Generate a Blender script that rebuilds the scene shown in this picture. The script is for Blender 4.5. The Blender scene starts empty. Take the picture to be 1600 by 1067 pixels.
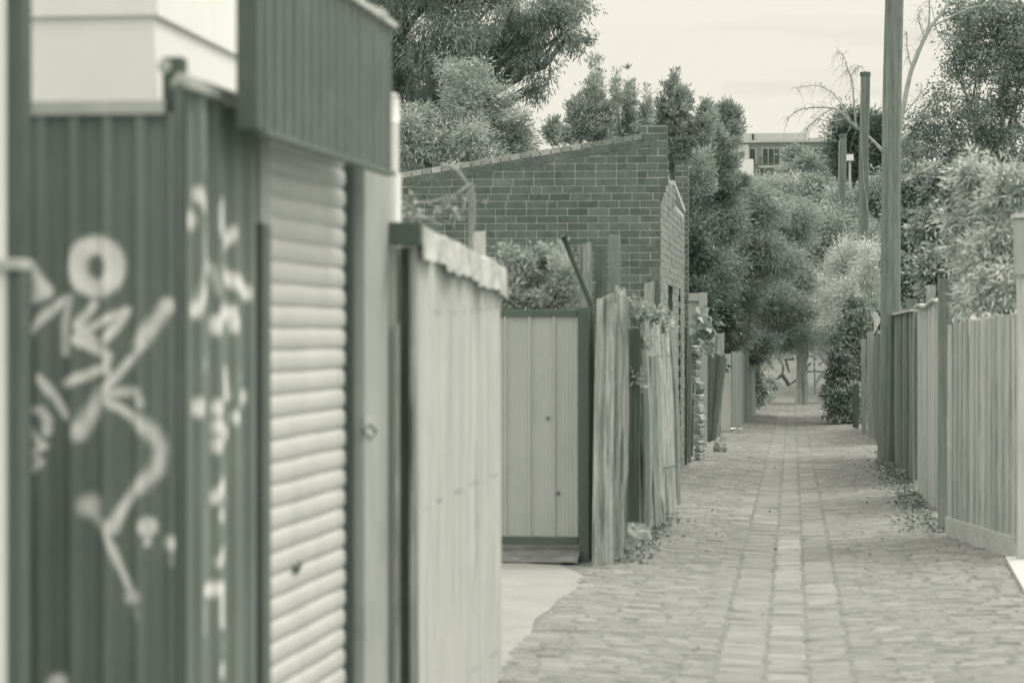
import bpy, math, random
import numpy as np
from mathutils import Vector, Matrix
R = math.radians
random.seed(7); rng = np.random.default_rng(11)
SC = bpy.context.scene; COL = SC.collection

# ------------------------------------------------------------------ camera
FPX = 1600*85/36.0                    # focal length in photo pixels
PSI = math.atan(438/FPX)              # camera turned left of the lane axis (+Y)
TH = math.atan(16.5/FPX)              # pitched slightly down
EYE = 1.6
cam = bpy.data.cameras.new('camera'); co = bpy.data.objects.new('camera', cam); COL.objects.link(co)
co.location = (0, 0, EYE); co.rotation_euler = (math.pi/2-TH, 0, PSI)
cam.lens = 85; cam.sensor_width = 36; cam.clip_start = .1; cam.clip_end = 3000
cam.dof.use_dof = True; cam.dof.focus_distance = 46; cam.dof.aperture_fstop = 2.9
SC.camera = co

# ------------------------------------------------------------------ sky: bright overcast
SUN_EL, SUN_AZ = R(54), R(48)         # azimuth clockwise from +Y: ahead and to the right
w = bpy.data.worlds.new('World'); SC.world = w; w.use_nodes = True
nt = w.node_tree; N = nt.nodes; L = nt.links
for n in list(N): N.remove(n)
wo = N.new('ShaderNodeOutputWorld'); bg = N.new('ShaderNodeBackground'); L.new(bg.outputs[0], wo.inputs[0])
bg.inputs['Strength'].default_value = .1
sky = N.new('ShaderNodeTexSky'); sky.sky_type = 'NISHITA'; sky.sun_disc = False
sky.sun_elevation = SUN_EL; sky.sun_rotation = SUN_AZ
hs = N.new('ShaderNodeHueSaturation'); hs.inputs['Saturation'].default_value = 0; L.new(sky.outputs[0], hs.inputs['Color'])
tc = N.new('ShaderNodeTexCoord'); sp = N.new('ShaderNodeSeparateXYZ'); L.new(tc.outputs['Generated'], sp.inputs[0])
# cloud deck: brighter towards the zenith (overcast sky), soft streaky clouds
mr = N.new('ShaderNodeMapRange'); mr.inputs['From Min'].default_value = .12; mr.inputs['From Max'].default_value = .9
mr.inputs['To Min'].default_value = 9.05; mr.inputs['To Max'].default_value = 21.0; L.new(sp.outputs['Z'], mr.inputs['Value'])
mp = N.new('ShaderNodeMapping'); mp.inputs['Scale'].default_value = (6, 6, 60); mp.inputs['Location'].default_value = (.3, .1, 1.0)
L.new(tc.outputs['Generated'], mp.inputs[0])
nz = N.new('ShaderNodeTexNoise'); nz.inputs['Scale'].default_value = 1.0; nz.inputs['Detail'].default_value = 4; L.new(mp.outputs[0], nz.inputs['Vector'])
cm = N.new('ShaderNodeMapRange'); cm.inputs['From Min'].default_value = .56; cm.inputs['From Max'].default_value = .74
cm.inputs['To Min'].default_value = 1.0; cm.inputs['To Max'].default_value = .88; L.new(nz.outputs[0], cm.inputs['Value'])
mu = N.new('ShaderNodeMath'); mu.operation = 'MULTIPLY'; L.new(mr.outputs[0], mu.inputs[0]); L.new(cm.outputs[0], mu.inputs[1])
cc = N.new('ShaderNodeCombineColor')
for i in range(3): L.new(mu.outputs[0], cc.inputs[i])
mx = N.new('ShaderNodeMix'); mx.data_type = 'RGBA'; mx.inputs['Factor'].default_value = .93
L.new(hs.outputs[0], mx.inputs['A']); L.new(cc.outputs[0], mx.inputs['B'])
ti = N.new('ShaderNodeMix'); ti.data_type = 'RGBA'; ti.blend_type = 'MULTIPLY'; ti.inputs['Factor'].default_value = 1
ti.inputs['B'].default_value = (1.0, .965, .845, 1); L.new(mx.outputs['Result'], ti.inputs['A']); L.new(ti.outputs['Result'], bg.inputs['Color'])

sl = bpy.data.lights.new('sun', 'SUN'); sl.energy = 2.0; sl.angle = R(24); sl.color = (1, .965, .86)
so = bpy.data.objects.new('sun', sl); COL.objects.link(so)
sd = Vector((math.sin(SUN_AZ)*math.cos(SUN_EL), math.cos(SUN_AZ)*math.cos(SUN_EL), math.sin(SUN_EL)))
so.rotation_euler = sd.to_track_quat('Z', 'Y').to_euler(); so.location = (0, 0, 60)
SC.view_settings.view_transform = 'Standard'; SC.view_settings.look = 'None'
SC.view_settings.exposure = 0; SC.view_settings.gamma = 1

# ------------------------------------------------------------------ survey helpers (photo measurements -> metres)
FW = Vector((-math.sin(PSI)*math.cos(TH), math.cos(PSI)*math.cos(TH), -math.sin(TH)))
RT = Vector((math.cos(PSI), math.sin(PSI), 0)); UP = RT.cross(FW)
SLOPE = .0094
def gz(y): return -SLOPE*min(y, 110)
def ray(u, v): return FW + RT*((u-800)/FPX) + UP*(-(v-533.5)/FPX)
def at(u, v, Y):
    d = ray(u, v); return Vector((0, 0, EYE)) + d*(Y/d.y)
def onx(u, v, X):
    d = ray(u, v); return Vector((0, 0, EYE)) + d*(X/d.x)
def grd(u, v):
    d = ray(u, v); t = EYE/(-d.z - SLOPE*d.y); return Vector((0, 0, EYE)) + d*t
def pm(Y): return FPX/(Y*.9934+.1)      # photo pixels per metre at depth Y (close to)

# ------------------------------------------------------------------ materials
def hue(a):
    xs = [.0, .06, .12, .3, .6, 1]
    return np.array([np.interp(a, xs, [.56, .70, .82, .935, .985, 1]), np.interp(a, xs, [1.14, 1.12, 1.08, 1.03, 1, 1]), np.interp(a, xs, [.86, .92, .955, .98, .985, 1])])
def C(a, h=1.0): c = hue(min(1, a*h))*a; return (float(c[0]), float(c[1]), float(c[2]), 1)
MATS = {}
def mat(name, a, var=.15, scale=6, stretch=(1, 1, 1), rough=.8, bump=.0, stain=.0, stain_scale=1.2, stain_a=None, paint=None, spec=.3, fine=0, leaf=False, metal=0, hq=1.0, crack=0):
    if name in MATS: return MATS[name]
    m = bpy.data.materials.new(name); m.use_nodes = True; MATS[name] = m
    nt = m.node_tree; N = nt.nodes; L = nt.links
    for n in list(N): N.remove(n)
    out = N.new('ShaderNodeOutputMaterial')
    tc = N.new('ShaderNodeTexCoord'); mp = N.new('ShaderNodeMapping'); mp.inputs['Scale'].default_value = stretch
    L.new(tc.outputs['Object'], mp.inputs[0])
    nz = N.new('ShaderNodeTexNoise'); nz.inputs['Scale'].default_value = scale; nz.inputs['Detail'].default_value = 6; nz.inputs['Roughness'].default_value = .62
    L.new(mp.outputs[0], nz.inputs['Vector'])
    # value = 1 + var*(noise-.5)*4 , times (1+tone)
    a1 = N.new('ShaderNodeMapRange'); a1.inputs['From Min'].default_value = .3; a1.inputs['From Max'].default_value = .7
    a1.inputs['To Min'].default_value = 1-var; a1.inputs['To Max'].default_value = 1+var; a1.clamp = True; L.new(nz.outputs[0], a1.inputs['Value'])
    val = a1.outputs[0]
    at_ = N.new('ShaderNodeAttribute'); at_.attribute_name = 'tone'
    ad = N.new('ShaderNodeMath'); ad.operation = 'ADD'; ad.inputs[1].default_value = 1; L.new(at_.outputs['Fac'], ad.inputs[0])
    mu = N.new('ShaderNodeMath'); mu.operation = 'MULTIPLY'; L.new(val, mu.inputs[0]); L.new(ad.outputs[0], mu.inputs[1]); val = mu.outputs[0]
    if fine:
        n2 = N.new('ShaderNodeTexNoise'); n2.inputs['Scale'].default_value = scale*6; n2.inputs['Detail'].default_value = 3; L.new(mp.outputs[0], n2.inputs['Vector'])
        r2 = N.new('ShaderNodeMapRange'); r2.inputs['From Min'].default_value = .35; r2.inputs['From Max'].default_value = .65; r2.inputs['To Min'].default_value = 1-fine; r2.inputs['To Max'].default_value = 1+fine*.6
        L.new(n2.outputs[0], r2.inputs['Value']); m2 = N.new('ShaderNodeMath'); m2.operation = 'MULTIPLY'; L.new(val, m2.inputs[0]); L.new(r2.outputs[0], m2.inputs[1]); val = m2.outputs[0]
    vm = N.new('ShaderNodeMath'); vm.operation = 'MULTIPLY'; L.new(val, vm.inputs[0]); vm.inputs[1].default_value = a; col = vm.outputs[0]
    def mixv(fac, c1, v):
        mi = N.new('ShaderNodeMix'); L.new(fac, mi.inputs['Factor']); L.new(c1, mi.inputs['A']); mi.inputs['B'].default_value = v; return mi.outputs['Result']
    if stain:
        n3 = N.new('ShaderNodeTexNoise'); n3.inputs['Scale'].default_value = stain_scale; n3.inputs['Detail'].default_value = 8; n3.inputs['Roughness'].default_value = .7
        L.new(tc.outputs['Object'], n3.inputs['Vector'])
        r3 = N.new('ShaderNodeMapRange'); r3.inputs['From Min'].default_value = .5; r3.inputs['From Max'].default_value = .68; r3.inputs['To Max'].default_value = stain; L.new(n3.outputs[0], r3.inputs['Value'])
        col = mixv(r3.outputs[0], col, stain_a if stain_a else a*.45)
    if crack:
        n4 = N.new('ShaderNodeTexNoise'); n4.inputs['Scale'].default_value = scale*.75; n4.inputs['Detail'].default_value = 5; n4.inputs['Roughness'].default_value = .55; L.new(mp.outputs[0], n4.inputs['Vector'])
        r4 = N.new('ShaderNodeMapRange'); r4.inputs['From Min'].default_value = .57; r4.inputs['From Max'].default_value = .64; r4.inputs['To Max'].default_value = crack; L.new(n4.outputs[0], r4.inputs['Value'])
        col = mixv(r4.outputs[0], col, a*.32)
    if paint is not None:
        ap = N.new('ShaderNodeAttribute'); ap.attribute_name = 'paint'; col = mixv(ap.outputs['Fac'], col, paint)
    cr = N.new('ShaderNodeValToRGB'); el = cr.color_ramp.elements; stops = [0, .04, .08, .13, .2, .3, .45, .65, 1]
    el[0].position = 0; el[0].color = C(.0); el[1].position = 1; el[1].color = C(1, hq)
    for q in stops[1:-1]: e = el.new(q); e.color = C(q, hq)
    L.new(col, cr.inputs[0]); col = cr.outputs[0]
    if leaf:
        d = N.new('ShaderNodeBsdfPrincipled'); d.inputs['Roughness'].default_value = rough; d.inputs['Specular IOR Level'].default_value = spec
        t = N.new('ShaderNodeBsdfTranslucent'); ms = N.new('ShaderNodeMixShader'); ms.inputs[0].default_value = .24
        L.new(col, d.inputs['Base Color']); L.new(col, t.inputs['Color']); L.new(d.outputs[0], ms.inputs[1]); L.new(t.outputs[0], ms.inputs[2]); L.new(ms.outputs[0], out.inputs[0])
    else:
        d = N.new('ShaderNodeBsdfPrincipled'); d.inputs['Roughness'].default_value = rough; d.inputs['Specular IOR Level'].default_value = spec; d.inputs['Metallic'].default_value = metal
        L.new(col, d.inputs['Base Color']); L.new(d.outputs[0], out.inputs[0])
        if bump:
            b = N.new('ShaderNodeBump'); b.inputs['Strength'].default_value = bump; b.inputs['Distance'].default_value = .01
            L.new(nz.outputs[0], b.inputs['Height']); L.new(b.outputs[0], d.inputs['Normal'])
    return m

WG = (14, 14, .7)      # wood grain runs along Z
M_tin   = mat('dark corrugated steel', .195, .16, 3, (3, 3, .5), .55, stain=.25, stain_scale=2.2, stain_a=.26, paint=.9, spec=.3)
M_tinlt = mat('grey steel capping', .46, .12, 5, rough=.55, stain=.3)
M_fasc  = mat('grey ribbed fascia steel', .145, .16, 3, (5, 5, .4), .5, stain=.35, stain_scale=1.6, stain_a=.3)
M_roll  = mat('cream painted roller steel', .57, .07, 4, (1, 1, 1), .45, stain=.3, stain_scale=3, stain_a=.45)
M_jamb  = mat('weathered grey painted timber', .39, .1, 5, (3, 3, .5), .7, stain=.35, stain_scale=2.5, stain_a=.22)
M_white = mat('white painted boards', .82, .03, 4, rough=.6, stain=.15, stain_a=.65)
M_darkp = mat('dark painted steel', .115, .12, 4, rough=.5)
M_sheet = mat('pale weathered sheeting', .5, .18, 4, (5, 5, .35), .8, stain=.3, stain_scale=2.6, stain_a=.36, fine=.05, paint=.08)
M_fold  = mat('crumpled folded capping', .52, .2, 7, rough=.8, stain=.55, stain_scale=5, stain_a=.25)
M_gate  = mat('pale green grey panel steel', .43, .05, 3, (3, 3, .4), .45, stain=.18, stain_scale=3, stain_a=.2)
M_wold  = mat('old grey split timber', .37, .45, 3, WG, .9, .6, stain=.35, stain_scale=4, stain_a=.2, fine=.18, crack=.8)
M_wdark = mat('dark weathered timber', .15, .35, 3, WG, .9, .6, fine=.2, stain=.3, stain_a=.08)
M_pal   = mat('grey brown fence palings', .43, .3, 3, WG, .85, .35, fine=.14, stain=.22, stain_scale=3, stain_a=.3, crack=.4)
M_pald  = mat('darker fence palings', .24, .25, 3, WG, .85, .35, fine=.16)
M_post  = mat('sawn grey post timber', .25, .22, 3, WG, .85, .4, fine=.15)
M_pole  = mat('weathered utility pole timber', .23, .3, 2.2, (10, 10, .35), .85, .6, fine=.22, stain=.3, stain_a=.12)
M_brick = mat('dark red brick', .155, .22, 9, rough=.9, bump=.5, fine=.16, stain=.35, stain_scale=1.6, stain_a=.22)
M_mort  = mat('pale lime mortar', .50, .15, 9, rough=.95, bump=.4)
M_sett  = mat('worn bluestone setts', .245, .2, 5, (1, 3.5, 1), rough=.8, bump=.5, fine=.12, stain=.35, stain_scale=.8, stain_a=.29, spec=.25, hq=2.4)
M_joint = mat('earth joints', .205, .3, 5, (1, 3, 1), rough=1, fine=.2, stain=.7, stain_scale=3.5, stain_a=.08, hq=2.2)
M_earth = mat('dry yard earth', .2, .25, 2, rough=1)
M_conc  = mat('pale concrete slab', .30, .09, 3, rough=.9, stain=.4, stain_scale=1.1, stain_a=.22, fine=.05, hq=2.2)
M_concw = mat('white concrete slab', .5, .05, 3, rough=.9)
M_bark  = mat('grey tree bark', .17, .3, 4, (4, 4, 1), .95, .6)
M_barkp = mat('pale smooth bark', .42, .25, 5, (3, 3, 1), .9, .3)
M_rend  = mat('pale render', .5, .06, 1, rough=.9, stain=.2, stain_a=.4)
M_rendg = mat('grey render', .3, .06, 1, rough=.9)
M_glass = mat('dark window glass', .06, .2, .5, rough=.15, spec=.5)
M_wallp = mat('white painted brick', .72, .1, 5, rough=.9, stain=.35, stain_scale=.8, stain_a=.3, paint=.06)
M_rock  = mat('rough concrete lump', .33, .2, 6, rough=1, bump=.8)
M_blackp = mat('black spray paint', .09, .1, 5)
M_tagw  = mat('white spray paint', .5, .1, 5)
M_litter = mat('dry fallen leaves', .24, .2, 30, rough=.9)
M_straw = mat('dry vine stems', .36, .2, 9, rough=.9)
def leafm(name, a, var=.25): return mat(name, a, var, .9, rough=.5, spec=.35, leaf=True, hq=.65)
LF_euc  = leafm('grey green gum leaves', .28)
LF_shr  = leafm('pale shrub leaves', .45)
LF_ole  = leafm('upright oleander leaves', .42)
LF_wat  = leafm('dark wattle leaves', .38)
LF_mid  = leafm('mid bush leaves', .43)
LF_pale = leafm('pale fine leaves', .66)
LF_ivy  = leafm('glossy ivy leaves', .34)
LF_pine = leafm('dark pine needles', .14)
LF_bir  = leafm('birch leaves', .33)
LF_shb = leafm('mid grey shrub leaves', .33)
LF_gard = leafm('pale conifer leaves', .46)
LF_blur = leafm('pale bush leaves', .6)
LF_vine = leafm('broad vine leaves', .38)
LF_weed = leafm('weed leaves', .35)

# ------------------------------------------------------------------ mesh helpers
def tag(o, label=None, cat=None, group=None, kind=None):
    if label: o['label'] = label
    if cat: o['category'] = cat
    if group: o['group'] = group
    if kind: o['kind'] = kind
    return o
def empty(name, loc, label, cat, group=None):
    o = bpy.data.objects.new(name, None); COL.objects.link(o); o.location = loc; o.empty_display_size = .2
    return tag(o, label, cat, group)
def world_loc(o):
    q = Vector((0, 0, 0))
    while o: q = q+Vector(o.location); o = o.parent
    return q
class MB:
    def __init__(s): s.v = []; s.f = []; s.t = []; s.p = []; s.tone = 0.0
    def face(s, idx): s.f.append(idx); s.t.append(s.tone)
    def hexa(s, c):            # 8 corners: bottom 0-3 ccw, top 4-7
        n = len(s.v); s.v += [tuple(q) for q in c]
        for q in ((3, 2, 1, 0), (4, 5, 6, 7), (0, 1, 5, 4), (1, 2, 6, 5), (2, 3, 7, 6), (3, 0, 4, 7)): s.face([n+i for i in q])
    def box(s, x0, x1, y0, y1, z0, z1):
        s.hexa([(x0, y0, z0), (x1, y0, z0), (x1, y1, z0), (x0, y1, z0), (x0, y0, z1), (x1, y0, z1), (x1, y1, z1), (x0, y1, z1)])
    def obox(s, c, ax, ay, az):   # centre + three half axis vectors
        c = Vector(c); s.hexa([c-ax-ay-az, c+ax-ay-az, c+ax+ay-az, c-ax+ay-az, c-ax-ay+az, c+ax-ay+az, c+ax+ay+az, c-ax+ay+az])
    def beam(s, a, b, wx, wy):    # rectangular bar from a to b
        a = Vector(a); b = Vector(b); d = (b-a); h = d.normalized()
        r = h.cross(Vector((0, 0, 1)));
        if r.length < .05: r = Vector((1, 0, 0))
        r.normalize(); q = r.cross(h).normalized()
        s.obox((a+b)/2, r*wx/2, q*wy/2, d/2)
    def tube(s, pts, rad, n=8, cap=True):
        pts = [Vector(p) for p in pts]; rings = []
        if not hasattr(rad, '__len__'): rad = [rad]*len(pts)
        for i, p in enumerate(pts):
            d = (pts[min(i+1, len(pts)-1)]-pts[max(i-1, 0)])
            d = d.normalized() if d.length > 1e-6 else Vector((0, 0, 1))
            ref = Vector((1, 0, 0)) if abs(d.x) < .9 else Vector((0, 1, 0))
            a = d.cross(ref).normalized(); b = d.cross(a).normalized()
            k = len(s.v)
            for j in range(n):
                an = 2*math.pi*j/n; s.v.append(tuple(p+(a*math.cos(an)+b*math.sin(an))*rad[i]))
            rings.append(k)
        for i in range(len(rings)-1):
            for j in range(n):
                s.face([rings[i]+j, rings[i]+(j+1) % n, rings[i+1]+(j+1) % n, rings[i+1]+j])
        if cap:
            s.face([rings[0]+j for j in range(n)]); s.face([rings[-1]+n-1-j for j in range(n)])
    def grid(s, P):               # P: rows x cols of points
        n = len(s.v); h, w_ = len(P), len(P[0])
        for r in P: s.v += [tuple(q) for q in r]
        for i in range(h-1):
            for j in range(w_-1): s.face([n+i*w_+j, n+i*w_+j+1, n+(i+1)*w_+j+1, n+(i+1)*w_+j])
    def build(s, name, m, parent=None, origin=None, smooth=False, label=None, cat=None, group=None, kind=None, bevel=0, paint=None, solid=0):
        off = world_loc(parent) if parent else (Vector(origin) if origin is not None else Vector((0, 0, 0)))
        vs = np.array(s.v, dtype=float)-np.array(off)
        me = bpy.data.meshes.new(name); me.from_pydata(vs.tolist(), [], s.f); me.update()
        at_ = me.attributes.new('tone', 'FLOAT', 'FACE'); at_.data.foreach_set('value', np.array(s.t, dtype=np.float32))
        if paint is not None:
            ap = me.attributes.new('paint', 'FLOAT', 'POINT'); ap.data.foreach_set('value', np.asarray(paint, dtype=np.float32))
        if smooth: me.polygons.foreach_set('use_smooth', [True]*len(me.polygons))
        me.materials.append(m)
        o = bpy.data.objects.new(name, me); COL.objects.link(o)
        if parent: o.parent = parent
        elif origin is not None: o.location = off
        if solid:
            md = o.modifiers.new('thick', 'SOLIDIFY'); md.thickness = solid
        if bevel:
            md = o.modifiers.new('bevel', 'BEVEL'); md.width = bevel; md.segments = 2; md.limit_method = 'ANGLE'
        tag(o, label, cat, group, kind); return o

def leaf_mesh(name, pos, dirs, Ln, Wd, m, parent=None, origin=None, tones=None, wide=.45, **kw):
    """many small pointed leaves, each its own bent quad pair"""
    pos = np.asarray(pos); n = len(pos)
    d = dirs/np.maximum(np.linalg.norm(dirs, axis=1, keepdims=True), 1e-6)
    r = rng.normal(size=(n, 3)); sd_ = np.cross(d, r); sd_ /= np.maximum(np.linalg.norm(sd_, axis=1, keepdims=True), 1e-6)
    nn = np.cross(d, sd_)
    Ls = (Ln*rng.uniform(.6, 1.25, n))[:, None]; Ws = (Wd*rng.uniform(.7, 1.2, n))[:, None]
    p0 = pos; p2 = pos+d*Ls+nn*Ls*rng.uniform(-.2, .2, n)[:, None]; mid = pos+d*Ls*wide
    p1 = mid+sd_*Ws*.5+nn*Ws*.12; p3 = mid-sd_*Ws*.5+nn*Ws*.12
    off = np.array(world_loc(parent)) if parent else (np.array(origin) if origin is not None else np.zeros(3))
    V = np.stack([p0, p1, p2, p3], 1).reshape(-1, 3)-off
    me = bpy.data.meshes.new(name)
    me.vertices.add(4*n); me.vertices.foreach_set('co', V.astype(np.float32).ravel())
    me.loops.add(4*n); me.loops.foreach_set('vertex_index', np.arange(4*n, dtype=np.int32))
    me.polygons.add(n); me.polygons.foreach_set('loop_start', np.arange(0, 4*n, 4, dtype=np.int32)); me.polygons.foreach_set('loop_total', np.full(n, 4, dtype=np.int32))
    me.update(calc_edges=True)
    t = rng.uniform(-.25, .3, n) if tones is None else tones
    a = me.attributes.new('tone', 'FLOAT', 'FACE'); a.data.foreach_set('value', t.astype(np.float32))
    me.materials.append(m); o = bpy.data.objects.new(name, me); COL.objects.link(o)
    if parent: o.parent = parent
    elif origin is not None: o.location = origin
    tag(o, **kw); return o

def blobs_px(lst, Y0=None):
    """photo ellipses (u, v, ru, rv, depth) -> world ellipsoids"""
    out = []
    for b in lst:
        u, v, ru, rv = b[:4]; Y = b[4] if len(b) > 4 else Y0
        p = pm(Y); c = at(u, v, Y); out.append((np.array(c), np.array([ru/p, .8*(ru+rv)/2/p, rv/p])))
    return out
def lumpy(blobs, n=9):
    out = []
    for c, r in blobs:
        out.append((c, r*.78))
        for _ in range(n):
            q = rng.normal(size=3); q /= np.linalg.norm(q); f = rng.uniform(.26, .5)
            out.append((c+q*r*rng.uniform(.6, .95), r*f*np.array([1, 1, rng.uniform(.75, 1.1)])))
    return out
def foliage_pts(blobs, n, clump, per=45, droop=.5, out=.6, shell=.35, up=0, tuft=.42):
    """leaf positions and directions in small clumps spread through the blobs"""
    vol = np.array([b[1].prod()**.8 for b in blobs]); nc = np.maximum(1, (vol/vol.sum()*n/per)).astype(int)
    P, D, T = [], [], []
    for (c, r), k in zip(blobs, nc):
        q = rng.normal(size=(k, 3)); q /= np.linalg.norm(q, axis=1, keepdims=True)
        rad = (shell+(1-shell)*rng.uniform(0, 1, k)**.6)[:, None]*rng.uniform(.72, 1.25, (k, 1))
        ph = rng.uniform(0, 6.28, 3); rad = rad*(1+.2*np.sin(q[:, :1]*4+q[:, 2:]*3+ph[0])+.14*np.sin(q[:, 2:]*7+q[:, 1:2]*5+ph[1]))
        cc_ = c+q*rad*r
        ct = rng.normal(0, .2, k)
        for i in range(k):
            m_ = max(4, int(per*rng.uniform(.5, 1.5))); g = rng.normal(size=(m_, 3)); s_ = clump*rng.uniform(.6, 1.4)
            g *= np.array([1, 1, .75])
            P.append(cc_[i]+g*s_*tuft)
            base = q[i]*.4
            dd = g*out+base+np.array([0, 0, -droop+up])+rng.normal(size=(m_, 3))*.55
            D.append(dd); T.append(np.clip(ct[i]+rng.uniform(-.22, .26, m_), -.5, .6))
    return np.concatenate(P), np.concatenate(D), np.concatenate(T)
def limb(mb, a, b, r0, r1, sag=.0, n=6, wob=.12):
    a = Vector(a); b = Vector(b); d = b-a; pts = []; rs = []
    for i in range(n+1):
        t = i/n; p = a+d*t; k = math.sin(math.pi*t)*d.length*wob
        p += Vector((random.uniform(-1, 1), random.uniform(-1, 1), random.uniform(-.5, 1)))*k*.5; p.z += sag*d.length*math.sin(math.pi*t)
        pts.append(p); rs.append(r0+(r1-r0)*t)
    mb.tube(pts, rs, 7); return pts
def tree(name, label, cat, px, Y, lm, n, Ln, Wd, clump, base=None, trunk_r=.12, bark=None, per=45, droop=.5, out=.6, shell=.35, up=0, group=None, twigs=True, lump=9, tuft=.42):
    bl = blobs_px(px, Y); cs = np.array([b[0] for b in bl])
    if base is None: base = (float(cs[:, 0].mean()), float(cs[:, 1].mean()))
    bz = gz(base[1]); root = empty(name, (base[0], base[1], bz), label, cat, group)
    P, D, T = foliage_pts(lumpy(bl, lump) if lump else bl, n, clump, per, droop, out, shell, up, tuft)
    keep = P[:, 2] > bz+.03
    leaf_mesh('crown' if cat == 'tree' else 'foliage', P[keep], D[keep], Ln, Wd, lm, root, tones=T[keep])
    tb = MB(); top = Vector(cs[np.argmax(cs[:, 2])]); low = float(cs[:, 2].min())
    fork = Vector((base[0]+(cs[:, 0].mean()-base[0])*.4, base[1], max(bz+.5, bz+(low-bz)*.75)))
    limb(tb, (base[0], base[1], bz-.05), fork, trunk_r, trunk_r*.75, n=6, wob=.03)
    br = MB()
    for c, r in bl:
        pts = limb(br, fork-Vector((0, 0, .1)), c, trunk_r*.55, trunk_r*.12)
        if twigs:
            for k in range(3):
                q = Vector(pts[3+k]); e = Vector(c)+Vector(rng.normal(size=3)*r*.6); limb(br, q, e, trunk_r*.18, trunk_r*.05, n=4)
    tb.build('trunk' if cat == 'tree' else 'stem', bark or M_bark, root, smooth=True)
    br.build('branches', bark or M_bark, root, smooth=True)
    return root

# paint strokes -> 0..1 mask on surface points (2-D, metres)
def stroke_mask(P2, strokes):
    out = np.zeros(len(P2))
    for pts, wd, soft, op in strokes:
        pts = np.array(pts, float); d = np.full(len(P2), 1e9)
        if len(pts) == 1: d = np.linalg.norm(P2-pts[0], axis=1)
        for a, b in zip(pts[:-1], pts[1:]):
            ab = b-a; t = np.clip(((P2-a)@ab)/max(ab@ab, 1e-9), 0, 1); d = np.minimum(d, np.linalg.norm(P2-(a+t[:, None]*ab), axis=1))
        h = wd/2; m = np.clip((h+soft-d)/(2*soft), 0, 1); m = m*m*(3-2*m)*op*(.9+.1*np.sin(P2[:, 1]*41+P2[:, 0]*63))
        out = np.maximum(out, m)
    return out

# ================================================================== SETTING
g = MB()
ys = [-60, -20, 0, 110, 400, 1500]; xs = [-900, -60, -8, 8, 60, 900]
g.grid([[(x, y, (-SLOPE*y if y < 110 else -SLOPE*110)-.085) for x in xs] for y in ys])
g.build('ground', M_earth, kind='structure')
def dish(x): return -.055*max(0, 1-abs(x+.05)/1.3)
j = MB(); jx = [-1.75, -1.2, -.6, -.05, .5, 1.1, 1.85]; jy = np.arange(-2, 82.1, .5)
bumpz = lambda y: .03*math.exp(-((y-62)/5)**2)-.035*math.exp(-((y-52)/5)**2)
j.grid([[(x, y, gz(y)-.0045+dish(x)+bumpz(y)) for x in jx] for y in jy])
# stone-paved lane: every sett modelled
s = MB()
def sett(x0, x1, y0, y1, tone, h=.006):
    gap = .0045; x0 += gap*random.uniform(.5, 1.3); x1 -= gap*random.uniform(.5, 1.3); y0 += gap*random.uniform(.5, 1.5); y1 -= gap*random.uniform(.5, 1.5)
    e = random.uniform(.012, .026); dz = random.uniform(-h, h); tx = random.uniform(-.03, .03); ty = random.uniform(-.05, .05)
    n = len(s.v); xm = (x0+x1)/2; ym = (y0+y1)/2; sk = random.uniform(-.01, .01)
    for (ins, zz) in ((0, -.03), (e*.35, -.008), (e, 0)):
        for (x, y) in ((x0+ins, y0+ins+sk), (x1-ins, y0+ins-sk), (x1-ins, y1-ins-sk), (x0+ins, y1-ins+sk)):
            s.v.append((x, y, gz(y)+dish(x)+dz+zz+(x-xm)*tx+(y-ym)*ty+bumpz(y)))
    s.tone = tone
    for r_ in (0, 4):
        for k in range(4): s.face([n+r_+k, n+r_+(k+1) % 4, n+r_+4+(k+1) % 4, n+r_+4+k])
    s.face([n+8, n+9, n+10, n+11])
gx = [-.40, -.14, .08, .31]
y = 3.0
while y < 80.8:
    p = random.uniform(.085, .135); xl = -1.52 if y < 18.4 else -1.72
    for (a, b) in ((gx[0], xl), (gx[3], 1.85)):
        x = a; sg = 1 if b > a else -1
        while (b-x)*sg > .06:
            ww = min(random.uniform(.13, .27), abs(b-x)); t = random.gauss(0, .09)
            if 24 < y < 26 and -1.3 < x < 0: t += .25
            wob = lambda q: .03*math.sin(q*.7)
            sett(min(x, x+sg*ww), max(x, x+sg*ww), y+.02*math.sin(x*3+y), y+p+.02*math.sin(x*3+y), t); x += sg*ww
    y += p
for k in range(3):
    y = 3.0
    while y < 80.8:
        p = random.uniform(.11, .2); t = random.gauss(.0, .07)
        if k == 1 and 17.5 < y < 21.5: t += random.uniform(.1, .45)
        if k == 0 and 23.5 < y < 25 or k == 2 and 16 < y < 17.4: t += random.uniform(0, .3)
        if k == 1 and 12 < y < 15: t += random.uniform(0, .15)
        sett(gx[k]+random.uniform(-.012, .006), gx[k+1]+random.uniform(-.006, .012), y, y+p, t, .005); y += p
lane = s.build('lane', M_sett, kind='structure')
j.build('lane_joints', M_joint, kind='structure')
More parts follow.
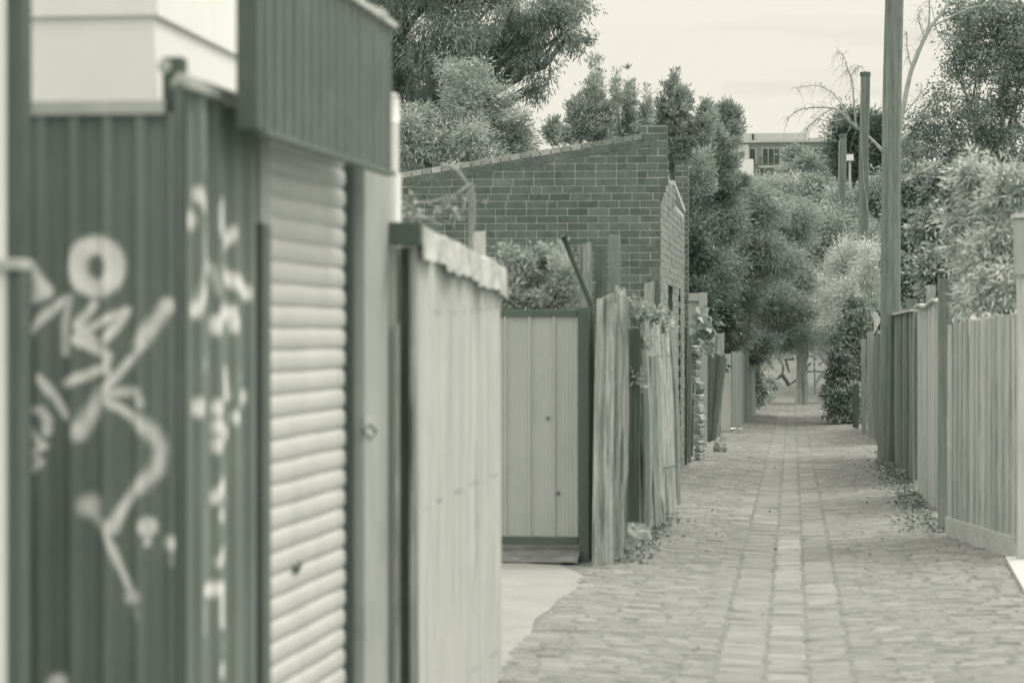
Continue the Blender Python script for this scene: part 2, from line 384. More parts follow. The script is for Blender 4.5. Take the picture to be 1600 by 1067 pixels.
# concrete driveway at the left, sloping a little to the gate; white slab at the right
d = MB(); P = []
for y_ in np.arange(8.5, 18.45, .15):
    ex = -1.50+.03*math.sin(y_*1.6)+.012*math.sin(y_*5.1)-(.0 if y_ < 17.3 else (y_-17.3)*.22)
    P.append([(-6, y_, gz(y_)+.03), (-3.2, y_, gz(y_)+.02), (-2, y_, gz(y_)+.008), (ex, y_, gz(y_)-.002)])
d.grid(P); d.build('driveway', M_conc, kind='structure', solid=.06)
d = MB(); c0 = grd(1572, 876); c1 = grd(1600, 925)
d.hexa([(c0.x, c0.y+.05, gz(c0.y)-.14), (c1.x-.02, c1.y-.5, gz(c1.y)-.14), (4.5, c1.y-.5, gz(c1.y)-.14), (4.5, c0.y+.05, gz(c0.y)-.14),
        (c0.x, c0.y+.05, gz(c0.y)+.028), (c1.x-.02, c1.y-.5, gz(c1.y)+.028), (4.5, c1.y-.5, gz(c1.y)+.028), (4.5, c0.y+.05, gz(c0.y)+.028)])
d.build('crossover', M_concw, kind='structure')

# ================================================================== LEFT FOREGROUND
# wall line of the shed and the garage, turned 1.5 degrees towards the lane
W0 = Vector((-1.715, 6.66, 0)); WD = Vector((.034, 1, 0)).normalized(); WN = Vector((WD.y, -WD.x, 0))   # WN faces the lane
def wcol(u, off=0.0):
    """distance along the wall line where photo column u meets it (off metres in front of it)"""
    d_ = ray(u, 533); p0 = W0+WN*off
    # solve p0 + t*WD = k*d
    det = WD.x*(-d_.y)-WD.y*(-d_.x); t = (-p0.x*(-d_.y)+p0.y*(-d_.x))/det; return t
def wp(t, off, z): q = W0+WD*t+WN*off; return Vector((q.x, q.y, z))
def wz(u, v, off=0.0): t = wcol(u, off); q = wp(t, off, 0); return at(u, v, q.y).z

# low fence at the very edge of the frame
Yn = 5.9
a0 = at(0, 400, Yn); xl0 = at(-160, 400, Yn).x
lf = empty('boundary_fence', (a0.x, Yn, gz(Yn)), 'pale panelled low fence with dark end post and flat cap at the left edge', 'fence')
m = MB(); m.box(xl0, at(15, 600, Yn).x, Yn-.02, Yn+.02, gz(Yn)-.04, at(0, 425, Yn).z); m.build('panel', M_white, lf, bevel=.004)
m = MB(); m.box(at(16, 600, Yn).x+.002, at(37, 600, Yn).x, Yn-.03, Yn+.04, gz(Yn)-.04, at(0, 424, Yn).z); m.build('post', M_darkp, lf, bevel=.004)
m = MB(); m.box(xl0, at(40, 600, Yn).x, Yn-.045, Yn+.05, at(0, 423, Yn).z, at(0, 405, Yn).z); m.build('cap', M_tinlt, lf, bevel=.004)
Yw = 6.35
m = MB(); m.box(at(-260, 0, Yw).x, at(18, 0, Yw).x, Yw-.05, Yw+.05, gz(Yw)-.04, 4.6)
m.build('white_wall', M_white, origin=(at(18, 0, Yw).x-.5, Yw, gz(Yw)), label='plain white wall strip behind the low fence at the far left', cat='wall')
m = MB(); m.box(at(19, 0, Yw).x+.002, at(41, 0, Yw).x, Yw-.04, Yw+.05, gz(Yw)-.04, 4.6)
m.build('steel_post', M_darkp, origin=(at(30, 0, Yw).x, Yw, gz(Yw)), bevel=.004, label='tall dark steel post between the white wall strip and the graffitied shed', cat='post')

# graffitied steel fence: camera-facing panel, lane-facing panel
def prof(x, p=.096, d_=.026):
    k = (x/p) % 1.0
    if k < .08: return d_*k/.08
    if k < .34: return d_
    if k < .46: return d_*(1-(k-.34)/.12)
    return .002*math.sin((k-.46)/.54*math.pi*2)
fz0 = gz(6.6)-.04
sh = empty('steel_fence', (W0.x, W0.y, gz(W0.y)), 'dark ribbed steel fence corner covered in white spray graffiti', 'fence')
YF = W0.y; ztop = at(200, 178, YF).z
xa = at(-30, 500, YF).x; xb = W0.x-.008
def grid_panel(mb, nx, nz, fn):
    P2 = []
    rows = []
    for i in range(nz):
        row = []
        for k in range(nx):
            q, st = fn(k/(nx-1), i/(nz-1)); row.append(q); P2.append(st)
        rows.append(row)
    mb.grid(rows); return np.array(P2)
m = MB()
def fn(a, b):
    x = xa+(xb-xa)*a; z = fz0+(ztop-fz0)*b; return (x, YF-prof(x+.02), z), (x, z)
P2 = grid_panel(m, 150, 330, fn)
def S(pts, w_, soft=5, op=1): 
    k = pm(YF); return ([(at(u, v, YF).x, at(u, v, YF).z) for u, v in pts], w_*.97/k, soft*1.1/k, op)
ring = [(152+29*math.cos(t)-8*math.sin(t), 417+33*math.sin(t)+10*math.cos(t)) for t in np.linspace(0, 2*math.pi, 17)]
st = [S(ring, 30, 6), S([(48, 418), (60, 438), (72, 455), (52, 462)], 26, 4), S([(43, 522), (96, 472), (110, 466), (103, 510), (104, 550)], 15, 4),
      S([(103, 500), (107, 548)], 13, 3), S([(147, 476), (124, 508), (150, 536)], 14, 4), S([(128, 520), (157, 504), (198, 486), (190, 500), (168, 530)], 14, 4),
      S([(121, 530), (150, 545), (171, 556), (167, 573), (106, 598)], 16, 4), S([(166, 545), (172, 582)], 10, 4),
      S([(263, 478), (240, 508), (218, 538)], 22, 8, .85), S([(263, 478)], 28, 6), S([(226, 538), (190, 578), (161, 615)], 13, 5), S([(161, 615), (140, 650), (126, 676)], 24, 9, .9), S([(128, 668)], 26, 6),
      S([(161, 617), (190, 612), (214, 612), (221, 630)], 14, 6, .85), S([(163, 622), (201, 646), (216, 656)], 13, 5), S([(216, 656), (238, 674), (254, 700), (246, 734), (218, 760)], 22, 9, .85),
      S([(216, 761), (192, 793), (178, 826)], 17, 5), S([(176, 822)], 26, 6), S([(168, 828), (186, 880), (207, 930)], 10, 4), S([(208, 932)], 24, 7), S([(212, 945), (216, 962)], 8, 5, .5),
      S([(143, 790)], 36, 10, .8), S([(145, 795), (168, 828)], 16, 7, .7), S([(232, 822)], 30, 5), S([(233, 836), (232, 850)], 7, 3), S([(270, 848)], 24, 6), S([(270, 860), (272, 878)], 8, 6, .4),
      S([(65, 590), (85, 618), (105, 650)], 13, 4), S([(50, 640), (68, 640), (77, 655), (76, 675)], 12, 4), S([(45, 672), (70, 696), (50, 706), (66, 722), (50, 732)], 15, 4), S([(93, 1068)], 34, 6), S([(45, 735), (46, 770)], 12, 7, .3)]
m.build('front_panel', M_tin, sh, smooth=True, paint=stroke_mask(P2, st))
m = MB(); t1 = wcol(402)
zs0 = wz(290, 140); zs1 = wz(395, 178)
def fn(a, b):
    t = t1*a; z = fz0+(min(zs0, zs1)-.005-fz0)*b; q = wp(t, prof(t+.05, .19, .02), z); return q, (t, z)
P2 = grid_panel(m, 150, 330, fn)
def S(pts, w_, soft=4, op=1):
    k = pm(7.0); return ([(wcol(u)*1.0, wz(u, v)) for u, v in pts], w_*2.6/k, soft*2.2/k, op)
# the lane-facing panel is seen edge-on, so marks are stretched along the wall
st = [S([(305, 304), (315, 334), (313, 395)], 9), S([(313, 395), (324, 415), (311, 455), (302, 486)], 8), S([(316, 290)], 8), S([(298, 344)], 12), S([(339, 328), (339, 352)], 15), S([(359, 364), (348, 390)], 8),
      S([(347, 412), (351, 430), (364, 445), (371, 428), (382, 458)], 9), S([(349, 476), (338, 490), (358, 490)], 9), S([(333, 508)], 12), S([(360, 506)], 12), S([(344, 530)], 11), S([(318, 535), (313, 570)], 8),
      S([(352, 580), (354, 618)], 8), S([(370, 563), (374, 590)], 8), S([(305, 636)], 11), S([(334, 637)], 11), S([(334, 666)], 11), S([(334, 694)], 11), S([(352, 676)], 10), S([(361, 652)], 9), S([(379, 621)], 10),
      S([(346, 734), (332, 776)], 8), S([(346, 745), (350, 778)], 6), S([(337, 804)], 9), S([(347, 815), (344, 850), (335, 876)], 8), S([(322, 800), (321, 905)], 5, 5, .45), S([(330, 420), (334, 455)], 5, 4, .5), S([(312, 400), (302, 480)], 4, 4, .5),
      S([(312, 922), (342, 919)], 8), S([(337, 930), (337, 970)], 8), S([(348, 978), (342, 1008)], 8), S([(338, 1046)], 10), S([(312, 950), (312, 985)], 8, 5, .5), S([(310, 180), (312, 260)], 6, 6, .35)]
m.build('side_panel', M_tin, sh, smooth=True, paint=stroke_mask(P2, st))
m = MB(); m.box(xa, xb-.03, YF-.035, YF+.012, ztop-.005, at(200, 167, YF).z); m.box(xa, xb-.03, YF-.028, YF+.012, at(200, 166.9, YF).z, at(200, 157, YF).z-.002)
m.build('capping_rail', M_tinlt, sh, bevel=.003)
m = MB(); m.obox(wp(t1/2, .004, (zs0+zs1)/2+.012), WD*(t1/2), WN*.028, Vector((0, 0, .014))); m.obox(wp(t1/2, .0, (zs0+zs1)/2+.034), WD*(t1/2), WN*.014, Vector((0, 0, .008)))
m.build('side_capping_rail', M_tinlt, sh, bevel=.003)
m = MB(); m.obox(wp(-.004, .0, (fz0+zs0)/2), WD*.012, WN*.012, Vector((0, 0, (zs0-fz0)/2+.01))); m.build('corner_trim', M_fasc, sh, bevel=.002)
zp = at(265, 87, YF).z; x0 = at(249, 100, YF).x; x1 = at(284, 100, YF).x
m = MB(); m.box(x0, x1-.006, YF+.03, YF+.03+.06, ztop-.3, zp); pst = m.build('corner_post', M_darkp, sh, bevel=.004)
m = MB(); cpt = at(257, 104, YF+.028)
m.tube([cpt+Vector((0, .005, 0)), cpt+Vector((0, -.004, 0)), cpt+Vector((0, -.006, 0))], [.02, .02, .012], 14); q = m.build('paint_blot', M_tagw, sh)

# white weatherboard house behind the steel fence
hx = -2.2; Yh = onx(240, 60, hx).y; Yh2 = onx(378, 60, hx).y
ho = empty('weatherboard_house', (hx-1, Yh+.5, gz(Yh)), 'white weatherboard house rising behind the dark steel fence', 'house')
m = MB(); zl = onx(240, 25, hx).z; bh = .30
z = zl-bh*3.0; i = 0
while z < 5.2:
    pr = .02
    m.hexa([(hx-3.0, Yh-pr, z), (hx+pr, Yh-pr, z), (hx+pr, Yh2-.035-(.0 if i % 2 else 0), z), (hx-3.0, Yh2, z), (hx-3.0, Yh, z+bh), (hx, Yh, z+bh), (hx, Yh2-.035, z+bh), (hx-3.0, Yh2, z+bh)]); z += bh; i += 1
m.build('wall', M_white, ho)
m = MB(); m.box(hx-2.9, hx-.04, Yh+.05, Yh2-.1, gz(Yh), zl-bh*3.0); m.build('base', M_rendg, ho)

# garage: jambs, roller door, ribbed fascia
zf_lo_ = wz(500, 233, .15); tA, tB, tC = wcol(411), wcol(546), wcol(600)
ga = empty('garage', tuple(wp(tA, 0, gz(7.7))), 'garage front with cream roller door under a dark ribbed steel fascia', 'garage')
zb = gz(8.5)-.03
t0 = wcol(412); t1_ = wcol(548); ztd = wz(548, 258)
pitch = 31.7/pm(wp(tB, 0, 0).y)
m = MB(); ts = np.linspace(t0-.06, t1_+.06, 16)
def curve(k):  # curved slat profile; k in 0..1
    if k < .9: return .0105*max(0, math.sin(math.pi*k/.9))**.42
    return -.003*math.sin(math.pi*(k-.9)/.1)
rows = []; zref = wz(546, 512) ; nlo = int((zref-zb)/pitch); nhi = int((ztd+.12-zref)/pitch)+4
for i in range(-nlo, nhi+1):
    for k in (0, .02, .05, .2, .35, .5, .62, .72, .8, .86, .9, .95):
        z = zref+(i+k)*pitch
        rows.append([wp(t, -.044+curve(k)+.0015*math.sin(t*9+i), z) for t in ts])
m.grid(rows); rd = m.build('roller_door', M_roll, ga, smooth=True)
# small tag on the door and on the jamb
def decal(pts, wd, off, parent, mt, name='tag_mark'):
    mb = MB()
    for a, b in zip(pts[:-1], pts[1:]):
        ta, tb_ = wcol(a[0], off), wcol(b[0], off); mb.beam(wp(ta, off, wz(*a, off)), wp(tb_, off, wz(*b, off)), wd, .002)
    return mb.build(name, mt, parent)
decal([(458, 884), (462, 896), (470, 877), (466, 893)], .012, -.03, rd, M_blackp)
m = MB(); 
for (ua, ub, of) in ((398, 412, .012),): m.obox(wp((wcol(ua)+wcol(ub))/2, of-.02, (zb+wz(405, 210))/2), WD*(wcol(ub)-wcol(ua))/2, WN*.03, Vector((0, 0, (wz(405, 210)-zb)/2)))
m.build('near_jamb', M_jamb, ga, bevel=.004)
m = MB(); zdk = wz(402, 350); m.obox(wp(wcol(400), .022, (zb+zdk)/2), WD*.05, WN*.014, Vector((0, 0, (zdk-zb)/2))); m.build('door_guide', M_darkp, ga, bevel=.003)
m = MB(); m.obox(wp(t1_+.09, -.165, (zb+zf_lo_+.1)/2), WD*.012, WN*.155, Vector((0, 0, (zf_lo_+.1-zb)/2))); m.build('far_guide', M_darkp, ga)
tj0 = t1_+.05; tj1 = tC
m = MB(); m.obox(wp((tj0+tj1)/2+.03, .0, (zb+ztd+.05)/2), WD*((tj1-tj0)/2-.03), WN*.03, Vector((0, 0, (ztd+.05-zb)/2))); jb = m.build('far_jamb', M_jamb, ga, bevel=.004)
decal([(566, 672), (577, 663), (588, 674), (577, 685), (566, 672)], .01, .032, jb, M_blackp)
m = MB(); c_ = wp(wcol(577, .031), .0305, wz(577, 667, .031)); m.obox(c_, WD*.09, WN*.0015, Vector((0, 0, .045))); m.build('pale_patch', mat('pale patch paint', .42), jb)
# fascia box
fo = .15; tf0 = wcol(405, fo); tf1 = wcol(609, fo)
zf_lo = wz(500, 233, fo); zf_hi0 = zf_lo+.95
m = MB(); rows = [[], []]
tt = np.linspace(tf0, tf1, 130)
# raked top edge: falls towards the far end
ztA = wz(541, 0, fo); ztB = wz(609, 45, fo); tAA = wcol(541, fo); sl_ = (ztB-ztA)/(tf1-tAA)
rows = [[wp(t, fo+prof(t, .12, .012), zf_lo) for t in tt], [wp(t, fo+prof(t, .12, .012), ztB+sl_*(t-tf1)) for t in tt]]
m.grid(rows); fa = m.build('fascia', M_fasc, ga, solid=.004)
for t_, th in ((tf0-.012, .012), (tf1+.012, .012)):
    m = MB(); zt = ztB+sl_*(t_-tf1); m.obox(wp(t_, fo-.03, (zf_lo+zt)/2), WD*th, WN*.032, Vector((0, 0, (zt-zf_lo)/2))); m.build('fascia_end', M_darkp, ga)
m = MB(); m.obox(wp((tf0+tf1)/2, fo+.004, zf_lo-.008), WD*((tf1-tf0)/2), WN*.02, Vector((0, 0, .008))); m.build('fascia_trim', M_fasc, ga)
m = MB(); a_ = wp(tf0, fo+.0, ztB+sl_*(tf0-tf1)+.012); b_ = wp(tf1+.03, fo, ztB+.012); m.beam(a_, b_, .05, .02)
for k in range(26):
    q = a_+(b_-a_)*random.random(); m.obox(q+Vector((random.uniform(-.01, .015), 0, .012)), WD*random.uniform(.02, .06), WN*.015, Vector((0, 0, random.uniform(.005, .014))))
m.build('roof_edge', M_fold, ga)
m = MB(); m.obox(wp((tf0+tf1)/2, -.38, zf_lo-.12), WD*((tf1-tf0)/2-.03), WN*.2, Vector((0, 0, .05))); m.build('roof', M_fasc, ga)
m = MB(); m.obox(wp((t0+t1_)/2, -.14, wz(480, 228)), WD*((t1_-t0)/2+.05), WN*.04, Vector((0, 0, .03))); m.build('lintel', M_jamb, ga)
# white vent pipe at the end of the garage
Yp = wp(tC, 0, 0).y+.12; pa = at(613, 600, Yp); pt = at(614, 150, Yp)
vp = empty('vent_pipe', (pa.x, Yp, gz(Yp)), 'white plastic vent pipe with rounded cap at the end of the garage', 'pipe')
rp = 9.5/pm(Yp); m = MB(); m.tube([(pa.x, Yp, gz(Yp)), (pt.x, Yp, pt.z-.03), (pt.x, Yp, pt.z)], [rp, rp, rp], 16); m.build('pipe', M_white, vp, smooth=True)
m = MB(); m.tube([(pt.x, Yp, pt.z-.11), (pt.x, Yp, pt.z-.02), (pt.x, Yp, pt.z+.005), (pt.x, Yp, pt.z+.012)], [rp*1.1, rp*1.1, rp*.8, rp*.3], 16); m.build('cap', M_white, vp, smooth=True)
m = MB(); bx0 = at(597, 300, Yp+.08).x; bx1 = at(621, 300, Yp+.08).x; m.box(bx0, bx1, Yp+.05+rp, Yp+.15+rp, gz(Yp), at(600, 268, Yp).z); m.build('backing_board', M_white, vp)

# pale sheet fence with crumpled folded capping
FA = Vector((-1.50, onx(648, 600, -1.50).y, 0)); FB = Vector((-1.44, onx(777, 600, -1.44).y, 0)); FDv = (FB-FA); FLn = FDv.length; FD = FDv.normalized(); FN = Vector((FD.y, -FD.x, 0))
def fp(t, off, z): q = FA+FD*t+FN*off; return Vector((q.x, q.y, z))
fgz = gz(11)-.12
sf = empty('sheet_fence', tuple(fp(0, 0, gz(FA.y))), 'pale weathered sheet fence with a crumpled folded capping beside the garage', 'fence')
zA = at(663, 352, FA.y+.1).z; zB = at(780, 415, FB.y).z
def ztopf(t): return zA+(zB-zA)*t/FLn
m = MB()
def fn(a, b):
    t = FLn*a; zt = ztopf(t)-.03; z = fgz+(zt-fgz)*b; o = .008*math.sin(t*7)+.006*math.sin(t*23)*1+.012*(1-b)*math.sin(t*3+1)-.012*math.exp(-((t-FLn*.88)/.03)**2); return fp(t, o, z), (t, z)
P2 = grid_panel(m, 120, 120, fn)
def S(pts, w_, soft, op):
    r_ = []
    for u, v in pts:
        d_ = ray(u, v); best = min(np.linspace(0, FLn, 200), key=lambda t: abs((fp(t, 0, 0).x)/(fp(t, 0, 0).y)-d_.x/d_.y)); r_.append((best, at(u, v, fp(best, 0, 0).y).z))
    return (r_, w_, soft, op)
st = [S([(661, 420), (661, 1067)], .003, .004, .35), S([(699, 440), (700, 1067)], .003, .004, .3), S([(733, 460), (733, 700)], .003, .004, .35), S([(759, 470), (759, 1067)], .004, .004, .4), S([(650, 485), (700, 490), (775, 480)], .005, .006, .5), S([(655, 797), (720, 765), (775, 740)], .006, .006, .6), S([(730, 1060), (775, 1012)], .006, .006, .5),
      S([(746, 690), (747, 860), (742, 960)], .012, .02, .5), S([(730, 800), (728, 920)], .012, .02, .4), S([(676, 880), (677, 940)], .01, .02, .3), S([(660, 900), (656, 1067)], .02, .02, .6), S([(748, 770), (746, 900)], .006, .006, .6)]
m.build('sheet', M_sheet, sf, smooth=True, solid=-.006, paint=stroke_mask(P2, st))
m = MB(); rows = []
nt_ = 70
sg_ = [k*8//nt_ for k in range(nt_)]; so_ = [random.uniform(-.022, .022) for _ in range(9)]; st_ = [random.uniform(-.008, .008) for _ in range(9)]
dr = [.135+so_[q]+.006*math.sin(k*1.9) for k, q in enumerate(sg_)]
tp = [st_[q]+random.uniform(-.003, .003) for q in sg_]; sm_ = [.014 if k and sg_[k] != sg_[k-1] else 0 for k in range(nt_)]
for jx_ in range(10):
    row = []
    for k in range(nt_):
        t = -.02+(FLn+.06)*k/(nt_-1); zt = ztopf(t)+tp[k]; b = jx_/9
        cr = .005*math.sin(k*.45+jx_*.6)*b+.0012*math.sin(k*2.9+jx_*2.1)+so_[sg_[k]]*.4*b-sm_[k]
        if b < .3: q = fp(t, -.05+b/.3*.08, zt+.006*b+cr*.3)
        else: bb = (b-.3)/.7; q = fp(t, .030+.012*bb+cr*1.3, zt-dr[k]*bb)
        row.append(q)
    rows.append(row)
m.grid(rows); m.build('folded_capping', M_fold, sf, solid=.003)
# timber frame end that faces the camera
Ye = FA.y-.04
m = MB(); m.box(at(603, 360, Ye).x, at(661, 360, Ye).x, Ye-.06, Ye+.0, at(630, 384, Ye).z, at(630, 348, Ye).z); m.build('beam_end', M_darkp, sf, bevel=.004)
Ye2 = Ye+.02
m = MB(); m.box(at(605, 360, Ye2).x, at(619, 360, Ye2).x, Ye2, Ye2+.05, fgz, at(630, 386, Ye2).z); m.build('end_post', M_sheet, sf, bevel=.003)
m = MB(); m.box(at(622, 360, Ye2).x, at(641, 360, Ye2).x, Ye2+.03, Ye2+.08, fgz, at(630, 386, Ye2).z); m.build('dark_stud', M_wdark, sf, bevel=.003)
m = MB(); m.box(at(619, 360, Ye).x, at(626, 360, Ye).x, Ye-.05, Ye-.02, fgz, at(620, 505, Ye).z); m.build('batten', M_wold, sf, bevel=.003)
m = MB(); m.box(at(640.5, 360, Ye2).x, at(648, 360, Ye2).x, Ye2-.02, Ye2+.06, fgz, at(630, 386, Ye2).z); m.build('edge_board', M_wold, sf, bevel=.003)

# ================================================================== GATE AND OLD PALING FENCE
Yg = 18.6
gt = empty('panel_gate', tuple(Vector((at(840, 600, Yg).x, Yg, gz(Yg)))), 'pale ribbed steel panel gate with dark rails across the driveway', 'gate')
gx0, gx1 = at(690, 600, Yg).x, at(903, 600, Yg).x; gzb, gzt = at(840, 838, Yg).z, at(840, 494, Yg).z
m = MB(); xs_ = np.linspace(gx0, gx1, 160)
def gprof(x):
    k = ((x-gx1)/.19) % 1.0
    return -.022 if .0 <= k < .07 else (-.022*(1-(k-.07)/.06) if k < .13 else (-.022*((k-.94)/.06) if k > .94 else .0015*math.sin(k*40)))
m.grid([[(x, Yg+gprof(x), z) for x in xs_] for z in (gzb, gzt)]); m.build('panel', M_gate, gt, solid=-.003)
m = MB(); m.box(gx0, gx1, Yg-.03, Yg+.03, gzt-.002, at(840, 484, Yg).z); m.build('top_rail', M_darkp, gt, bevel=.004)
m = MB(); m.box(gx0, gx1, Yg-.03, Yg+.03, at(840, 850, Yg).z, gzb+.002); m.build('bottom_rail', M_darkp, gt, bevel=.004)
m = MB(); m.box(gx1+.004, at(921, 600, Yg).x, Yg-.045, Yg+.05, gz(Yg)-.03, at(900, 480, Yg).z); m.build('gate_post', M_darkp, gt, bevel=.005)
for (u, v) in ((856, 653), (873, 770)): 
    m = MB(); c_ = at(u, v, Yg-.004); m.tube([c_, c_+Vector((0, -.02, 0))], .012, 8); m.build('bolt', M_darkp, gt)
# darker ground strip under the gate, with the gate's shade put into its colour
m = MB(); rows = []
for i, (v, hh) in enumerate(((0, 0), (.25, .05), (.6, .09), (1.2, .1))):
    rows.append([(x, 18.25+v, gz(18.3)+.02+hh+random.uniform(-.008, .008)) for x in np.linspace(-5, -1.62, 18)])
m.grid(rows); m.build('shade_apron', M_joint, kind='structure', smooth=True)

def board(mb, base, top, wdt, th, face, tone=0, jag=.02, warp=.0, seg=5):
    """a weathered board from base to top (bottom/top centre points), facing direction `face`"""
    base = Vector(base); top = Vector(top); face = Vector(face).normalized(); ax = (top-base).normalized(); sd_ = ax.cross(face).normalized()
    mb.tone = tone; n = len(mb.v); w1 = wdt*random.uniform(.9, 1.08)
    bow = random.uniform(-1, 1)*warp; bow2 = random.uniform(-1, 1)*warp
    for i in range(seg+1):
        t = i/seg; c = base+(top-base)*t+face*bow*math.sin(math.pi*t)+sd_*bow2*math.sin(math.pi*t)*.6; ww = (wdt+(w1-wdt)*t)*random.uniform(.96, 1.03)
        j1 = random.uniform(-jag, jag) if i in (0, seg) else 0; j2 = random.uniform(-jag, jag) if i in (0, seg) else 0
        for (sx, fy, jj) in ((-1, -1, j1), (1, -1, j2), (1, 1, j2), (-1, 1, j1)):
            mb.v.append(tuple(c+sd_*sx*ww/2+face*fy*th/2+ax*jj))
    for i in range(seg):
        for k in range(4): a_ = n+i*4; mb.face([a_+k, a_+(k+1) % 4, a_+4+(k+1) % 4, a_+4+k])
    mb.face([n+3, n+2, n+1, n]); a_ = n+seg*4; mb.face([a_, a_+1, a_+2, a_+3]); mb.tone = 0

pf = empty('old_paling_fence', (-1.4, 21, gz(21)), 'ragged old grey split paling fence leaning out beside the driveway', 'fence')
FX = Vector((1, -.06, 0)); m = MB()
def pale_seg(u0, u1, Yst, Yen, n, vt0, vt1, vb0, vb1, kick):
    for i in range(n):
        k = (i+.5)/n; Y = Yst+(Yen-Yst)*k; u = u0+(u1-u0)*k; tpz = at(u, vt0+(vt1-vt0)*k, Y); b = at(u+kick*(1-.0), vb0+(vb1-vb0)*k, Y)
        b = Vector((b.x, b.y, max(gz(Y)-.02, b.z))); tpz.y += random.uniform(-.03, .03)
        tpz.z += random.uniform(-.10, .05); b += Vector((random.uniform(-.02, .025), random.uniform(-.02, .02), random.uniform(-.01, .04)))
        board(m, b, tpz, (Yen-Yst)/n*random.uniform(.86, 1.05), .022, FX+Vector((random.uniform(-.05, .05), random.uniform(-.25, .1), 0)), random.gauss(0, .26), .07, .035, 10)
# first group: two wide frontal boards and a run of pales
for (ub, vb, ut, vt, Y, w_, t_) in ((934, 886, 942, 466, 18.3, .085, .12), (944, 884, 950, 462, 18.33, .075, -.12), (951, 886, 957, 470, 18.3, .07, .05), (959, 870, 962, 463, 18.36, .06, -.22), (966, 868, 968, 461, 18.5, .07, .1), (973, 855, 975, 466, 18.7, .06, -.1)):
    board(m, at(ub, vb, Y), at(ut, vt, Y), w_, .028, (random.uniform(.2, .7), -1, 0), t_, .03, .022, 12)
pale_seg(958, 978, 18.5, 20.0, 9, 462, 468, 872, 846, -2)
pale_seg(1000, 1049, 20.9, 26.0, 24, 490, 496, 836, 786, 10)
for (ub, vb, ut, vt, Y) in ((1008, 835, 1000, 640, 21.2), (1036, 818, 1012, 700, 22), (1028, 822, 1020, 560, 21.6)): board(m, at(ub, vb, Y), at(ut, vt, Y), .1, .02, (.9, -.5, 0), -.15, .04, .02)
m.build('palings', M_wold, pf)
m = MB(); m.beam(Vector((at(958, 700, 18.6).x-.05, 18.4, .55)), Vector((at(1049, 700, 26).x-.05, 26, .5)), .05, .08); m.build('rail', M_wdark, pf); m = MB(); m.beam(Vector((at(958, 700, 18.6).x-.05, 18.4, 1.45)), Vector((at(1049, 700, 26).x-.05, 26, 1.4)), .05, .08); m.build('rail', M_wdark, pf)
m = MB(); q = at(989, 832, 20.5); board(m, (q.x, 20.5, gz(20.5)-.02), at(990, 512, 20.5), .11, .1, (0, -1, 0), -.2, .02, .01); m.build('post', M_wdark, pf)
m = MB(); q = at(932, 600, 18.7); board(m, (q.x-.04, 18.75, gz(18.7)-.02), at(921, 490, 18.75), .07, .07, (0, -1, 0), -.1, .02); m.build('end_post', M_wdark, pf)
m = MB(); w1_ = [at(1000+k*9, 745-k*4+3*math.sin(k*1.7), 21.5+k*.6)+Vector((.06, 0, 0)) for k in range(7)]; m.tube(w1_, .007, 5); m.build('wire', M_darkp, pf)
# three old upright timbers and a leaning pipe behind the gate post
for (u, vt, Y, wd, mt_, dsc) in ((914, 377, 19.6, .10, M_wold, 'pale old timber upright behind the gate post'), (938, 386, 20.2, .10, M_wdark, 'dark old timber upright between two paler uprights'), (960, 366, 20.8, .11, M_post, 'tall weathered timber upright with a split top beside the dark one')):
    m = MB(); b = at(u+4, 800, Y); board(m, (b.x, Y, gz(Y)-.02), at(u, vt, Y), wd, .07, (.1, -1, 0), 0, .03, .02, 7)
    m.build('timber_upright', mt_, origin=(b.x, Y, gz(Y)), label=dsc, cat='post', group='old timber uprights behind the gate')
m = MB(); b0 = at(880, 368, 19.3); b1 = at(912, 448, 19.45); dv = (b1-b0)*1.5; e_ = b0+dv*.9; m.tube([b0, b0+(b1-b0)*.5, e_, Vector((e_.x+.01, e_.y, gz(e_.y)))], [.022, .022, .022, .022], 8)
m.build('leaning_pipe', M_darkp, origin=tuple(b0+dv), label='thin dark pipe leaning left behind the gate post', cat='pipe', smooth=True)
m = MB(); b = at(1008, 600, 24.2); board(m, (b.x-.02, 24.2, gz(24.2)), at(1015, 441, 24.2), .10, .03, (0, -1, 0), .1, .02, .01); m.build('leaning_board', M_wold, origin=(b.x, 24.2, gz(24.2)), label='short pale board standing up behind the ragged palings', cat='board')
m = MB(); b = at(1021, 600, 25); board(m, (b.x, 25, gz(25)), at(1021, 436, 25), .12, .05, (0, -1, 0), 0, .02, .01); m.build('dark_board', M_darkp, origin=(b.x, 25, gz(25)), label='dark board right behind the short pale board', cat='board')
# pale plank and dry vine behind the sheet fence
m = MB(); Yv = 14.0; b = at(748, 700, Yv); board(m, (b.x, Yv, gz(Yv)), at(749, 362, Yv), .07, .03, (0, -1, 0), .2, .005); m.build('garden_stake', M_sheet, origin=(b.x, Yv, gz(Yv)), label='pale flat garden stake standing behind the sheet fence', cat='stake')
Yv = 13.2; vr = at(735, 700, Yv)
vn = empty('dry_vine', (vr.x, Yv, gz(Yv)), 'looping dry vine stems on a thin stake before the brick wall', 'plant')
m = MB(); m.tube([(vr.x, Yv, gz(Yv)), tuple(at(735, 420, Yv)), tuple(at(736, 285, Yv))], .012, 6); m.build('stake', M_straw, vn)
def loop(pts, r_, mb): 
    P = [at(u, v, Yv+random.uniform(-.04, .04)) for u, v in pts]; Q = []
    for i in range(len(P)-1):
        for k in range(5):
            t = k/5; p0, p1, p2, p3 = P[max(i-1, 0)], P[i], P[i+1], P[min(i+2, len(P)-1)]
            Q.append(.5*((2*p1)+(p2-p0)*t+(2*p0-5*p1+4*p2-p3)*t*t+(3*p1-p0-3*p2+p3)*t*t*t))
    Q.append(P[-1]); mb.tube(Q, [r_*(1-.4*i/len(Q)) for i in range(len(Q))], 6)
m = MB()
